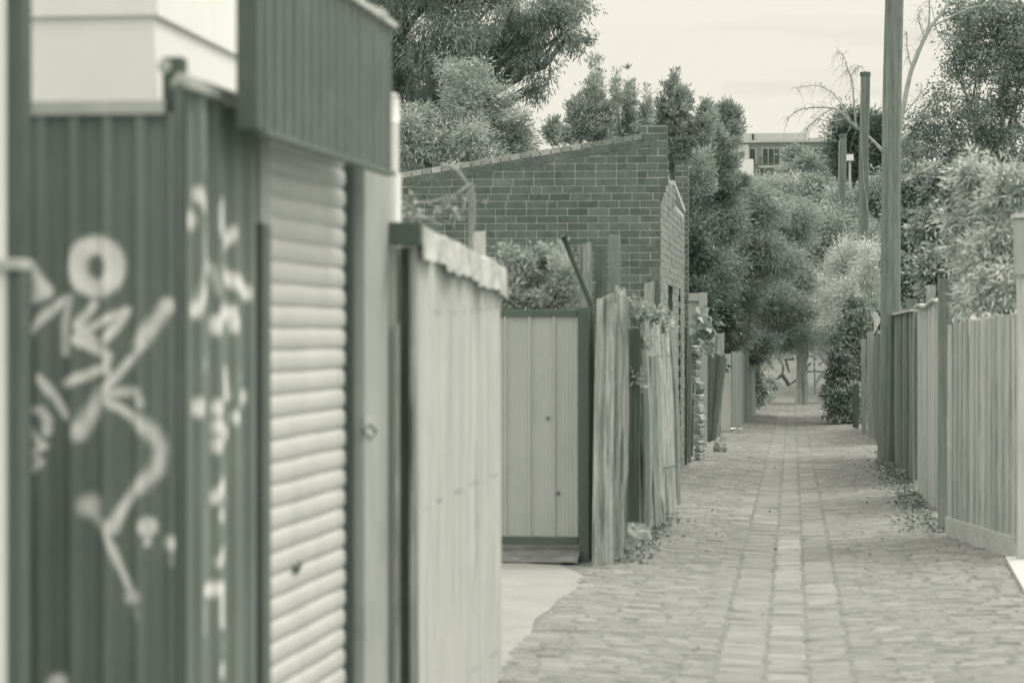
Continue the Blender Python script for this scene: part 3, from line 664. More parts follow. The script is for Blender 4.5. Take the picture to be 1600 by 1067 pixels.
loop([(690, 258), (708, 262), (722, 276), (733, 292)], .012, m); loop([(735, 288), (718, 300), (700, 312), (680, 330)], .008, m); loop([(737, 286), (741, 310), (741, 340), (738, 380)], .008, m)
loop([(700, 308), (672, 316), (650, 318), (640, 335)], .007, m); loop([(733, 295), (722, 330), (706, 350), (694, 345)], .006, m); loop([(715, 300), (690, 330), (672, 342), (630, 338)], .006, m); loop([(625, 315), (645, 325), (665, 340), (690, 352)], .008, m)
m.build('stems', M_straw, vn, smooth=True)
leaf_mesh('dry_leaves', *(lambda n: (np.array([list(at(u, v, Yv+dy)) for u, v, dy in zip(np.where(rng.random(n) < .55, rng.normal(640, 14, n), rng.normal(712, 20, n)), rng.normal(328, 11, n), rng.normal(0, .06, n))]), rng.normal(size=(n, 3))))(70), .06, .03, M_straw, vn)

# ================================================================== BRICK BUILDING
CX, CYb = -1.52, 28.0
bb = empty('brick_building', (CX-2, CYb+1.5, gz(CYb)), 'dark brick building with a raked parapet and pale mortar', 'building')
br = MB(); mo = MB(); BL, BH = .24, .0862
zbase = gz(30)-.06
zc1 = at(1000, 209, CYb).z; xc1 = at(1000, 209, CYb).x; xc0 = at(622, 270, CYb).x; zc0 = at(622, 270, CYb).z; rk = (zc1-zc0)/(xc1-xc0)
def rake(x): return zc0+rk*(x-xc0)
zpt = at(1020, 196, CYb).z
nco = int((zpt-zbase)/BH)+1
def brick_box(x0, x1, y0, y1, z0, z1, lit_tone=0):
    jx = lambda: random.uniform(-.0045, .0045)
    br.tone = (random.gauss(0, .10) if random.random() > .05 else random.uniform(.25, .6))+lit_tone
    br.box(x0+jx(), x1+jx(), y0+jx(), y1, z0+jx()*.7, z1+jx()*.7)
zoff = zpt-nco*BH
for i in range(nco):
    z0 = zoff+i*BH; z1 = z0+.0755
    # front face (camera side); upper three courses step out towards the lane as a corbel
    cor = 0.0
    dtop = zpt-z1
    xr = CX+(.088 if dtop < .62 else .06 if dtop < .72 else .03 if dtop < .86 else 0)
    x = xr; hd = (i % 2); first = True
    while x > -6.2:
        ln = .11 if (first and hd) else (.11 if random.random() < .06 else .23)
        x0 = x-ln; first = False
        xa_ = max(x0, xc1) if (z1 > rake(xc1)-.17 and x > xc1) else x0
        if xa_ >= xc1: brick_box(xa_, x, CYb, CYb+.1, z0, z1)
        else:
            l0 = min(z1, rake(x0)-.176); l1 = min(z1, rake(x)-.176)
            if l1 > z0+.004:
                br.tone = random.gauss(0, .10) if random.random() > .05 else random.uniform(.25, .6); xs0 = x0
                if l0 < z0+.004: xs0 = x0+(z0+.004-l0)/rk if z0+.004 < z1 else x0; l0 = z0+.004
                if xs0 < x-.02: br.hexa([(xs0, CYb, z0), (x, CYb, z0), (x, CYb+.1, z0), (xs0, CYb+.1, z0), (xs0, CYb, l0), (x, CYb, l1), (x, CYb+.1, l1), (xs0, CYb+.1, l0)])
        x = x0-.0105
    # lane-facing side: its brighter light and pale weathering put into the brick tone
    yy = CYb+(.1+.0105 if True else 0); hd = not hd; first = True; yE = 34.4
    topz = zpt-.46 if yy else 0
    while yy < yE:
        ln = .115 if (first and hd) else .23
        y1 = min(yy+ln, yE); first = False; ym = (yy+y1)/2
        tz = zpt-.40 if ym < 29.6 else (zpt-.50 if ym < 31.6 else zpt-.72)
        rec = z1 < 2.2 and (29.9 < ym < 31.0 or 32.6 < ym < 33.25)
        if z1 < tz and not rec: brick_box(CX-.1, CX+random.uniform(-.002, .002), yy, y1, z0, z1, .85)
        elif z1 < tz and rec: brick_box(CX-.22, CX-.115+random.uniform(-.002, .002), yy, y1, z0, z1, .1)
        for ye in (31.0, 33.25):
            if z1 < 2.2 and yy < ye <= y1+.0105: br.tone = random.gauss(-.15, .08); br.box(CX-.112, CX-.004, ye-.0125, ye-.001, z0, z1)  # thin dark slips: shade of the camera-facing reveals put into brick tone
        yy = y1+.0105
# sloping coping courses
ang = math.atan(rk); ca = Vector((math.cos(ang), 0, math.sin(ang))); cn = Vector((-math.sin(ang), 0, math.cos(ang)))
for row, (hh, ln, of) in enumerate(((.076, .23, -.165), (.076, .115, -.078))):
    t = 0; Lr = (xc1-(-6.2))/math.cos(ang)
    while t < Lr-.05:
        l2 = ln*random.uniform(.92, 1.05); p0 = Vector((-6.2, CYb-.012*row+.04, rake(-6.2)))+ca*(t+l2/2)+cn*(of+hh/2)
        br.tone = random.gauss(0, .18)+(random.uniform(.8, 2.2) if row == 1 and p0.x < -2.3 else (.5 if row == 1 else 0)); br.obox(p0, ca*(l2/2-.004), Vector((0, .055, 0)), cn*(hh/2-random.uniform(.003, .006))); t += l2+.006
br.tone = 0
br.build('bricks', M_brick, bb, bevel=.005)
# mortar bed: 7 mm behind the brick faces
yb = CYb+.007; xf = CX-.007
mo.hexa([(-6.2, yb, zbase), (xc1, yb, zbase), (xc1, yb+.09, zbase), (-6.2, yb+.09, zbase), (-6.2, yb, rake(-6.2)-.02), (xc1, yb, rake(xc1)-.02), (xc1, yb+.09, rake(xc1)-.02), (-6.2, yb+.09, rake(-6.2)-.02)])
mo.box(xc1, xf, yb, yb+.09, zbase, zpt-.86); mo.box(xc1, xf+.086, yb, yb+.09, zpt-.61, zpt-.006); mo.box(xc1, xf+.028, yb, yb+.09, zpt-.86, zpt-.61)
for (y0, y1, tz) in ((yb+.0901, 29.6, zpt-.41), (29.6, 31.6, zpt-.51), (31.6, 34.39, zpt-.73)):
    mo.box(CX-.09, xf, y0, y1, 2.19, tz)
for (y0, y1) in ((yb+.0901, 29.89), (31.01, 32.59), (33.26, 34.39)): mo.box(CX-.09, xf, y0, y1, zbase, 2.19)
for (y0, y1) in ((29.89, 31.01), (32.59, 33.26)): mo.box(CX-.21, xf-.115, y0, y1, zbase, 2.19)
mo.build('mortar', M_mort, bb)
m = MB(); m.box(-6.1, CX-.3, CYb+.2, 34.2, zbase, 3.2); m.build('roof', M_fasc, bb)
# pale rendered parapet blocks on the side
m = MB(); m.box(CX-.08, CX+.015, 29.0, 29.62, zpt-.40, zpt-.33); m.hexa([(CX-.08, 31.2, zpt-.5), (CX+.01, 31.2, zpt-.5), (CX+.01, 34.39, zpt-.72), (CX-.08, 34.39, zpt-.72), (CX-.08, 31.2, zpt-.44), (CX+.01, 31.2, zpt-.44), (CX+.01, 34.39, zpt-.64), (CX-.08, 34.39, zpt-.64)])
m.build('parapet_capping', M_mort, bb)
# brick pier further back
bp = MB(); bm = MB(); Yq = 37.5; x0 = at(1054, 300, Yq).x; x1 = at(1075, 300, Yq).x; zt = at(1060, 252, Yq).z
z = gz(Yq)-.05; i = 0
while z < zt:
    x = x0-(.115 if i % 2 else 0)
    while x < x1-.01:
        xx = min(x+.23, x1); bp.tone = random.gauss(0, .15)
        if xx > x0+.02: bp.box(max(x, x0), xx, Yq+random.uniform(-.002, .002), Yq+.35, z, z+.0755)
        x += .2405
    z += BH; i += 1
pr = empty('brick_pier', (x0, Yq, gz(Yq)), 'narrow brick pier standing behind the brick building', 'pier')
bp.build('bricks', M_brick, pr, bevel=.003); bm.box(x0+.006, x1-.006, Yq+.006, Yq+.34, gz(Yq), zt-.01); bm.build('mortar', M_mort, pr)

# ================================================================== LEFT SIDE BEYOND THE BRICK WALL
Y = 34.9; q0 = at(1070, 600, Y)
m = MB(); m.beam((q0.x, Y, gz(Y)-.02), at(1070, 512, Y), .07, .07); m.build('steel_upright', M_darkp, origin=(q0.x, Y, gz(Y)), label='thin dark steel upright at the far end of the brick building', cat='post')
Y = 35.6
m = MB(); b = at(1077, 600, Y)
board(m, (b.x, Y, gz(Y)-.02), at(1078, 525, Y), .05, .03, (0, -1, 0), -.1, .02); m.build('thin_stake', M_post, origin=(b.x, Y, gz(Y)), label='thin grey stake beside the stacked slates', cat='stake')
m = MB(); v = 742; k = 0
Y = 36.5
while v > 545:
    hgt = random.uniform(6, 13); u = 1078+ (742-v)*0+random.uniform(-1, 2)+(6 if v > 600 else 0); c_ = at(u+8, v-hgt/2, Y)
    m.tone = random.gauss(.05, .25); p = pm(Y)
    a1 = Vector((random.uniform(.03, .062), -.03, random.uniform(-.03, .02))); a2 = Vector((.03, .18, 0)); a3 = Vector((random.uniform(-.015, .015), -.03, hgt/p/2*.96)); m.obox(c_, a1, a2, a3)
    v -= hgt*.86; k += 1
m.build('slate_stack', M_rock, origin=(at(1086, 700, Y).x, Y, gz(Y)), bevel=.012, label='rough column of stacked broken slates beside the lane', cat='stone stack')
# pale steel gate frame
Y = 39.5; p = pm(Y); gb = at(1097, 700, Y)
gf = empty('gate_frame', (gb.x, Y, gz(Y)), 'tall pale flat steel gate frame beyond the slate stack', 'gate')
m = MB(); x0 = at(1092, 600, Y).x; x1 = at(1105, 600, Y).x; m.box(x0, x1, Y-.03, Y+.03, at(1100, 697, Y).z, at(1100, 457, Y).z); m.build('post', M_gate, gf, bevel=.005)
m = MB(); m.box(at(1074, 600, Y).x, x0-.002, Y-.025, Y+.02, at(1100, 470, Y).z, at(1100, 458, Y).z); m.build('rail', M_gate, gf); m = MB(); m.box(at(1074, 600, Y).x, x0-.002, Y-.025, Y+.02, at(1100, 575, Y).z, at(1100, 568, Y).z); m.build('rail', M_gate, gf)
m = MB(); m.box(at(1070, 600, Y).x, x0-.004, Y+.022, Y+.03, at(1100, 697, Y).z, at(1100, 470, Y).z); m.build('panel', M_jamb, gf)
m = MB(); m.box(x0+.03, x1-.05, Y-.02, Y+.02, gz(Y)-.02, at(1100, 697, Y).z-.002); m.build('foot', M_darkp, gf)
# dead stems at its foot
ds = empty('dead_plant', (gb.x-.1, Y-1.2, gz(Y)), 'cluster of dark dead stems at the foot of the pale gate frame', 'plant')
for k in range(12):
    m = MB(); b = Vector((gb.x-.2+random.uniform(-.25, .3), Y-1.2+random.uniform(-.6, .6), 0)); b.z = gz(b.y); m.tube([b, b+Vector((random.uniform(-.06, .06), 0, .2)), b+Vector((random.uniform(-.15, .15), 0, random.uniform(.3, .6)))], [.012, .01, .004], 5); m.build('stem', M_wdark, ds)
# broad-leaved vine on the frame
Yv2 = 38.0; vr = at(1096, 520, Yv2); vb = empty('broad_leaved_vine', (vr.x-.15, Yv2, gz(Yv2)), 'vine with large drooping lobed leaves hanging on the pale gate frame', 'plant')
n = 120; uu = rng.normal(1096, 9, n); vv = rng.normal(513, 15, n); P = np.array([list(at(a, b, Yv2+c)) for a, b, c in zip(uu, vv, rng.normal(0, .12, n))])
leaf_mesh('foliage', P, np.stack([rng.normal(.5, .6, n), rng.normal(-.4, .4, n), rng.normal(-.9, .35, n)], 1), .17, .14, LF_vine, vb, wide=.4)
m = MB(); m.tube([(vr.x-.15, Yv2, gz(Yv2)), (vr.x-.12, Yv2, 1.0), tuple(at(1090, 500, Yv2)), tuple(at(1112, 512, Yv2))], [.02, .016, .012, .006], 6); m.build('stem', M_wdark, vb)
# leaning bundle of dark battens and boards
Y = 44; p = pm(Y); bl = empty('batten_bundle', (at(1110, 690, Y).x, Y, gz(Y)), 'bundle of dark battens fanned out and leaning beside the lane', 'battens')
m = MB()
for k in range(11):
    t = k/10; b = at(1107+10*t, 692, Y-.2*t); b.z = gz(Y)+.05*t; board(m, b, at(1106+28*t, 548+10*t+random.uniform(-3, 3), Y-.2*t), .045, .02, (.2, -1, 0), random.gauss(0, .2), .02, .02)
m.build('battens', M_wdark, bl)
for (u, vt, Y, w_, mt_, lab) in ((1110, 526, 45.0, .13, M_pal, 'weathered paling post behind the fanned battens'), (1124, 521, 45.5, .14, M_wold, 'pale tilted paling board behind the fanned battens')):
    m = MB(); b = at(u, 680, Y); board(m, (b.x-.05, Y, gz(Y)), at(u+2, vt, Y), w_, .04, (0, -1, 0), 0, .03, .01); m.build('timber_board', mt_, origin=(b.x, Y, gz(Y)), label=lab, cat='board')
def rock(c, r_, name, label, mt_=None):
    m = MB(); rows = []
    for i in range(7):
        th = math.pi*i/6; row = []
        for k in range(11):
            ph = 2*math.pi*k/10; q = 1+.16*math.sin(3*ph+i)+.1*math.sin(5*ph+2*i); row.append((c[0]+r_[0]*math.sin(th)*math.cos(ph)*q, c[1]+r_[1]*math.sin(th)*math.sin(ph)*q, c[2]+r_[2]*math.cos(th)*q))
        row[-1] = row[0]; rows.append(row)
    m.grid(rows); return m.build(name, mt_ or M_rock, origin=c, label=label, cat='rock')
q = grd(1125, 705); rock((q.x, q.y, q.z+.06), (.12, .15, .16), 'concrete_lump', 'rough concrete lump at the foot of the fanned battens')
q = grd(968, 838); rock((-1.33, 20.3, gz(20.3)+.05), (.16, .14, .12), 'concrete_footing', 'rounded concrete lump at the foot of the dark post in the ragged fence')
# pale sheet panel, then the far left fence
Y = 50.5; x0 = at(1127, 600, Y).x; x1 = at(1142, 600, Y).x
m = MB(); m.box(x0, x1, Y-.03, Y+.03, gz(Y)-.02, at(1130, 553, Y).z); m.build('privacy_screen', M_sheet, origin=(x0, Y, gz(Y)), bevel=.006, label='flat pale panel standing at the lane edge beyond the battens', cat='screen')
ff = empty('left_paling_fence', (-1.5, 56, gz(56)), 'far dark paling fence along the left of the lane under the wattle', 'fence')
m = MB(); y = 51
while y < 64: xq = at(1144, 600, 51).x+(y-51)*.022; board(m, (xq, y, gz(y)), (xq, y, gz(y)+1.62+random.uniform(-.04, .04)), .14, .02, (1, -.1, 0), random.gauss(0, .15), .01); y += .145
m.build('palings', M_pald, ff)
m = MB(); q = at(1154, 640, 55.5); board(m, (q.x, 55.5, gz(55.5)), at(1154, 570, 55.5), .10, .08, (0, -1, 0), 0, .01); m.build('post', M_sheet, ff)
m = MB(); q = at(1163, 640, 60); board(m, (q.x+.05, 60, gz(60)), (q.x+.05, 60, gz(60)+1.6), .14, .1, (0, -1, 0), 0, .01); m.build('far_post', M_pal, ff)
q = grd(1136, 672); m = MB()
m.grid([[(q.x+.12+.4*a, q.y+.3*b+.1*a, gz(q.y)+.02+.03*random.random()) for a in np.linspace(-.5, .5, 6)] for b in np.linspace(-.5, .5, 4)])
m.build('paper_scrap', M_white, solid=.004, origin=(q.x, q.y, gz(q.y)), label='strip of white litter on the setts before the pale panel', cat='litter')

# ================================================================== RIGHT SIDE
def fence_run(mb, A, B, n, hA, hB, w_, th, face, lift=.0, tonev=.12, warp=.006, jag=.008, tilt=0):
    A = Vector(A); B = Vector(B)
    for i in range(n):
        k = (i+.5)/n; q = A+(B-A)*k; h = hA+(hB-hA)*k+random.uniform(-.012, .012); z0 = gz(q.y)+lift
        off = Vector(face).normalized()*(.011 if i % 2 else 0)
        board(mb, (q.x+off.x, q.y+off.y, z0), (q.x+off.x+random.uniform(-.008, .008)+tilt*h, q.y+off.y, z0-lift+h), w_, th, face, random.gauss(0, tonev), jag, warp, 4)
# near fence
A = grd(1478, 836); B = grd(1588, 872); A = Vector((1.37, A.y, 0)); B = Vector((1.77, B.y-.1, 0)); fd = (B-A).normalized(); nf = Vector((fd.y, -fd.x, 0)); nf = nf if nf.x < 0 else -nf
hA = at(1478, 507, A.y).z-gz(A.y); hB = at(1590, 487, B.y).z-gz(B.y)
rf = empty('near_paling_fence', tuple(A+Vector((0, 0, gz(A.y)))), 'tall grey paling fence with a low plinth board below the blurred bush', 'fence')
m = MB(); fence_run(m, A, B, 25, hA, hB, (B-A).length/25*.945, .016, nf, .12); m.build('palings', M_pal, rf)
m = MB(); A2 = A+nf*.03; B2 = B+nf*.03-fd*.1
for k in range(2):
    p0 = A2+(B2-A2)*(k/2); p1 = A2+(B2-A2)*((k+1)/2)-fd*.006; m.hexa([tuple(x) for x in (Vector((p0.x, p0.y, gz(p0.y)-.03)), Vector((p0.x, p0.y, gz(p0.y)-.03))-nf*.025, Vector((p1.x, p1.y, gz(p1.y)-.03))-nf*.025, Vector((p1.x, p1.y, gz(p1.y)-.03)),
       Vector((p0.x, p0.y, gz(p0.y)+.165)), Vector((p0.x, p0.y, gz(p0.y)+.165))-nf*.025, Vector((p1.x, p1.y, gz(p1.y)+.165))-nf*.025, Vector((p1.x, p1.y, gz(p1.y)+.165)))])
m.build('plinth_board', mat('pale plinth timber', .5, .12, 4, (3, 3, 6), .85, stain=.3), rf, bevel=.004)
for zz in (.4, 1.5): m = MB(); m.beam(A-nf*.05+Vector((0, 0, gz(A.y)+zz)), B-nf*.05+Vector((0, 0, gz(B.y)+zz)), .05, .08); m.build('rail', M_wdark, rf)
# tall dark boards that close off the step in the fence
Y = A.y+.35; m = MB(); x0 = at(1466, 600, Y).x; x1 = at(1487, 600, Y).x
zt = at(1470, 436, Y).z; m.box(x0, x1, Y-.02, Y+.06, gz(Y)-.02, zt)
m.build('tall_post', M_post, origin=(x0, Y, gz(Y)), bevel=.004, label='tall square grey post at the step between the two light paling fences', cat='post')
# middle light fence with a weathered rail on top
A = Vector((1.43, grd(1436, 772).y, 0)); Bm = Vector((1.50, grd(1466, 800).y, 0)); fd = (Bm-A).normalized(); nf = Vector((-fd.y, fd.x, 0)); nf = nf if nf.x < 0 else -nf
mf = empty('middle_paling_fence', tuple(A+Vector((0, 0, gz(A.y)))), 'light paling fence section with a curled pale top rail', 'fence')
h0 = at(1437, 484, A.y).z-gz(A.y); h1 = at(1466, 473, Bm.y).z-gz(Bm.y)
m = MB(); fence_run(m, A, Bm, 20, h0, h1, (Bm-A).length/20*.965, .016, nf, 0, .08); m.build('palings', mat('light grey palings', .5, .16, 3, WG, .85, .3, fine=.1), mf)
m = MB(); rows = []; pts = [A+(Bm-A)*k/14+Vector((-.01, 0, 0)) for k in range(15)]
pts = [Vector((q.x, q.y, gz(q.y)+h0+(h1-h0)*k/14+.02+.02*math.sin(k*.7))) for k, q in enumerate(pts)]
for a, b in zip(pts[:-1], pts[1:]): m.beam(a, b, .1, .03)
m.build('top_rail', M_sheet, mf, bevel=.006)
Yq = A.y-1.0; m = MB(); x0 = at(1440, 460, Yq).x; x1 = at(1455, 460, Yq).x; x0 += .05; x1 += .05; m.box(x0, x1, Yq-.04, Yq+.04, gz(Yq), at(1447, 446, Yq).z); m.build('sawn_post', M_wold, origin=(x0, Yq, gz(Yq)), bevel=.004, label='short pale sawn post top with a nail hole above the light palings', cat='post')
# dark fence by the pole with a timber post
A = Vector((1.50, grd(1399, 715).y, 0)); Bn = Vector((1.47, grd(1432, 760).y, 0)); nf = Vector((-1, 0, 0))
df = empty('dark_paling_fence', tuple(A+Vector((0, 0, gz(A.y)))), 'darker weathered paling fence directly beside the big pole', 'fence')
h0 = at(1399, 494, A.y).z-gz(A.y); h1 = at(1425, 486, Bn.y).z-gz(Bn.y)
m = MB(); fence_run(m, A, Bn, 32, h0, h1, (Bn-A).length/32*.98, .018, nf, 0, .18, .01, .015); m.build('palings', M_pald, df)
m = MB(); m.beam(A+Vector((-.01, 0, gz(A.y)+h0+.01)), Bn+Vector((-.01, 0, gz(Bn.y)+h1+.01)), .09, .03); m.build('top_rail', M_sheet, df)
Yq = grd(1425, 750).y; m = MB(); q = grd(1424, 750); x0 = at(1415, 600, Yq).x; x1 = at(1434, 600, Yq).x
board(m, ((x0+x1)/2, Yq, gz(Yq)-.02), ((x0+x1)/2, Yq, at(1420, 466, Yq).z), x1-x0, .11, (0, -1, 0), -.1, .006, .004)
m.build('square_post', M_post, origin=((x0+x1)/2, Yq, gz(Yq)), label='square grey timber post in front of the dark palings right of the big pole', cat='post')
# far right dark fence behind the pole
A = Vector((1.72, grd(1346, 668).y, 0)); Bf = Vector((1.52, grd(1374, 690).y-1.5, 0))
rf2 = empty('far_paling_fence', tuple(A+Vector((0, 0, gz(A.y)))), 'row of uneven dark palings between the ivy hedge and the big pole', 'fence')
h0 = 1.92; h1 = 1.95
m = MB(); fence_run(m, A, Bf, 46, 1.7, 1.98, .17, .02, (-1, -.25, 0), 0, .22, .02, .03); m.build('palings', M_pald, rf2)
for (u, vt, vb, w_) in ((1350, 530, 678, .09), (1361, 517, 683, .12)): 
    m = MB(); b = grd(u, vb); board(m, b, at(u-1, vt, b.y), w_, .05, (-.2, -1, 0), .25, .02, .01); m.build('front_board', M_post, rf2)
m = MB(); q = grd(1337, 668); board(m, q, at(1337, 600, q.y), .13, .12, (0, -1, 0), -.2, .03); m.build('stump_post', M_wdark, origin=tuple(q), label='short dark stump post at the end of the ivy hedge', cat='post')
# right edge: pale post with a box on it
Y = B.y-.25; xp0 = at(1589, 600, Y).x
bp_ = empty('box_post', (xp0+.05, Y, gz(Y)), 'pale smooth post carrying a grey box at the right edge', 'post')
m = MB(); m.box(xp0, xp0+.12, Y-.06, Y+.06, gz(Y)-.02, at(1590, 432, Y).z); m.build('post', M_sheet, bp_, bevel=.006)
m = MB(); xb0 = at(1585, 600, Y).x; m.box(xb0, xb0+.3, Y-.1, Y+.1, at(1590, 430, Y).z, at(1590, 343, Y).z); m.build('box', M_jamb, bp_, bevel=.006)
m = MB(); m.box(xb0-.02, xb0+.32, Y-.12, Y+.12, at(1590, 342, Y).z, at(1590, 335, Y).z); m.build('lid', M_sheet, bp_, bevel=.004)

# poles
def pole(ub, vb, ut, vt, r_, label, cap=True, Y=None, cut=None, wire=None, lab2=None):
    b = grd(ub, vb) if Y is None else Vector((at(ub, vb, Y).x, Y, gz(Y))); t = at(ut, vt, b.y)
    o = empty('utility_pole', tuple(b), label, 'pole', 'old timber poles along the right of the lane')
    m = MB(); n = 14; pts = []; rs = []
    for i in range(n+1): k = i/n; pts.append(b+(t-b)*k+Vector((.012*math.sin(k*7), 0, -.05 if i == 0 else 0))); rs.append(r_*(1.06-.14*k)*(1.06 if i == 0 else 1))
    m.tube(pts, rs, 14); m.build('shaft', M_pole, o, smooth=False)
    if cap:
        m = MB(); m.tube([t-Vector((0, 0, .09)), t+Vector((0, 0, .0)), t+Vector((0, 0, .02))], [r_*1.02, r_*1.04, r_*.9], 14); m.build('cap', M_wdark, o)
    if wire:
        m = MB(); m.tube([at(u, v, b.y)-Vector((0, r_, 0)) for u, v in wire], .014, 5); m.build('wire', M_straw, o)
    return o
pole(1387, 724, 1398, -60, 15.5/pm(grd(1387, 724).y), 'large round timber pole rising out of frame by the dark palings', cap=False)
pole(1346, 640, 1352, 114, 8.2/pm(66), 'second timber pole with a flat cap and a slack wire hanging down its side', Y=66, wire=[(1346, 130), (1345, 200), (1349, 280), (1356, 330), (1364, 348)])
pole(1315, 620, 1317, 211, 6.2/pm(72), 'shortest and thinnest timber pole, farthest along the lane', Y=72, wire=[(1311, 220), (1310, 300), (1316, 340), (1322, 350)])

# ================================================================== END OF THE LANE
Y = 82; wx0, wx1 = at(1120, 600, Y).x, at(1420, 600, Y).x; wz0 = gz(Y)-.05; wz1 = gz(Y)+3.0
m = MB()
def fn(a, b):
    x = wx0+(wx1-wx0)*a; z = wz0+(wz1-wz0)*b; hb = (z/.086) % 1; o = .012 if hb < .14 else 0
    row = int(z/.086) % 2; vb_ = ((x+.12*row)/.24) % 1
    if vb_ < .06: o = .012
    return (x, Y+o, z), (x, z)
P2 = grid_panel(m, 300, 230, fn)
def S(pts, w_, soft=1, op=1):
    k = pm(Y); return ([(at(u, v, Y).x, at(u, v, Y).z) for u, v in pts], w_/k, soft/k, op)
arc = lambda cx, cy, rx, ry, a0, a1: [(cx+rx*math.cos(R(t)), cy+ry*math.sin(R(t))) for t in np.linspace(a0, a1, 10)]
st = [S(arc(1203, 576, 21, 20, -50, 100), 2.6), S([(1196, 596), (1205, 597), (1215, 592), (1222, 585)], 4), S([(1222, 586), (1228, 594), (1232, 601)], 6), S([(1232, 601), (1240, 597), (1248, 590)], 3), S([(1226, 562), (1240, 561)], 3), S([(1228, 562), (1230, 572), (1233, 580)], 3.4),
      S([(1260, 575), (1258, 590), (1261, 615)], 5, 2), S([(1256, 580), (1262, 572), (1266, 568)], 3), S([(1262, 581), (1272, 580), (1288, 581)], 2), S([(1272, 560), (1273, 600), (1273, 616)], 2), S([(1280, 570), (1287, 565), (1284, 558)], 2), S([(1274, 600), (1280, 590), (1288, 582)], 5, 2, .6),
      S(arc(1266, 562, 8, 6, 180, 350), 1.8), S([(1205, 600), (1205, 615)], 1.6, 1, .5), S([(1211, 600), (1211, 612), (1218, 612), (1218, 600)], 1.6, 1, .5), S([(1226, 618), (1232, 611), (1238, 615), (1242, 620)], 2, 1, .5),
      S([(1185, 610), (1300, 612)], 20, 6, .4), S([(1275, 612), (1283, 606), (1290, 612)], 4, 2, .5)]
m.build('graffiti_wall', M_wallp, origin=((wx0+wx1)/2, Y, gz(Y)), paint=stroke_mask(P2, st), solid=-.1, label='white painted brick wall with black graffiti at the end of the lane', cat='wall')

# ================================================================== VEGETATION
# big gum, top left
tree('gum_tree', 'large dark drooping gum tree at the top left', 'tree',
     [(600, 20, 70, 80, 50), (660, -30, 90, 70, 49), (760, -40, 110, 90, 52), (850, 20, 62, 60, 50), (890, 55, 32, 34, 50), (780, 70, 75, 60, 51), (700, 60, 75, 60, 49), (620, 110, 60, 60, 51), (840, 100, 35, 38, 50), (838, 138, 18, 22, 50), (720, 130, 70, 60, 53), (880, -10, 36, 36, 51), (660, 180, 70, 70, 53), (570, 60, 60, 90, 51)],
     50, LF_euc, 85000, .14, .028, .26, base=(-10.5, 52), trunk_r=.35, per=32, droop=1.3, out=.35, shell=.25)
tree('pale_shrub_tree', 'paler rounded bushy tree above the brick parapet before the gum', 'tree',
     [(740, 165, 62, 62, 43), (680, 200, 55, 50, 42.5), (790, 205, 40, 45, 43), (640, 225, 40, 45, 42), (730, 230, 60, 40, 42), (812, 228, 18, 22, 43)],
     43, LF_shr, 42000, .10, .022, .17, trunk_r=.14, per=30, droop=.1, out=.9, shell=.45)
# upright plumes
pl = [(u, v, ru*.7, rv*1.12, Y) if rv > ru else (u, v, ru, rv, Y) for u, v, ru, rv, Y in [(866, 205, 15, 24, 44), (855, 208, 9, 14, 44), (902, 192, 10, 44, 45), (892, 178, 8, 26, 45), (925, 160, 13, 54, 45), (936, 150, 8, 40, 46), (945, 185, 14, 30, 45), (962, 150, 8, 36, 45), (985, 168, 13, 42, 46), (978, 160, 7, 26, 46), (1010, 180, 11, 34, 45), (1050, 162, 13, 46, 46), (1062, 168, 8, 34, 46), (1035, 180, 12, 34, 46), (1073, 172, 9, 34, 46), (940, 207, 50, 18, 46), (1000, 207, 45, 20, 47), (885, 214, 28, 14, 46), (1060, 215, 30, 28, 46)]]
tree('plume_tree', 'tree of narrow upright leafy plumes above the brick parapet', 'tree', pl, 45, LF_ole, 32000, .10, .026, .08, trunk_r=.06, per=22, droop=-.9, out=.5, shell=.15, up=.3, lump=0)
tree('upright_shrub', 'upright leafy tree with a pointed tip right of the brick parapet', 'tree',
     [(1098, 205, 14, 55, 46), (1103, 165, 4, 16, 46), (1140, 200, 20, 36, 48), (1120, 250, 36, 40, 47), (1150, 195, 10, 28, 48), (1095, 270, 24, 40, 45), (1056, 235, 16, 34, 47.5), (1062, 270, 14, 30, 47.5), (1130, 300, 46, 36, 48), (1124, 228, 22, 40, 48.5), (1112, 245, 30, 50, 47.5), (1085, 230, 14, 40, 46)],
     47, LF_ole, 52000, .095, .024, .1, bark=M_wdark, trunk_r=.05, base=(-3.2, 47), per=26, droop=-.6, out=.6, shell=.2, up=.2, lump=6)
tree('wattle_tree', 'dark spreading wattle overhanging the lane from the left', 'tree',
     [(1110, 350, 46, 50, 52), (1160, 330, 55, 45, 55), (1180, 400, 60, 50, 56), (1110, 420, 42, 60, 54), (1150, 460, 55, 50, 57), (1140, 525, 34, 44, 57), (1210, 470, 50, 45, 58), (1180, 540, 26, 34, 60), (1235, 520, 44, 30, 62), (1220, 420, 50, 45, 60), (1230, 350, 45, 40, 62), (1100, 300, 35, 35, 52), (1150, 575, 12, 26, 62)],
     56, LF_wat, 150000, .15, .02, .28, base=(-2.9, 58), trunk_r=.22, per=26, droop=.6, out=.6, shell=.3, tuft=.42)
tree('hedge_tree', 'mid green rounded bushes filling the gap below the apartment block', 'tree',
     [(1190, 305, 50, 30, 78), (1210, 360, 50, 40, 77), (1260, 320, 55, 38, 76), (1330, 330, 45, 45, 74), (1290, 370, 55, 50, 72), (1380, 300, 40, 35, 74), (1350, 390, 40, 45, 70), (1210, 320, 50, 36, 76), (1300, 430, 60, 40, 72), (1250, 420, 50, 40, 74)],
     74, LF_mid, 105000, .12, .04, .32, trunk_r=.2, per=30, droop=.2, out=.8, shell=.4, base=(2.0, 85))
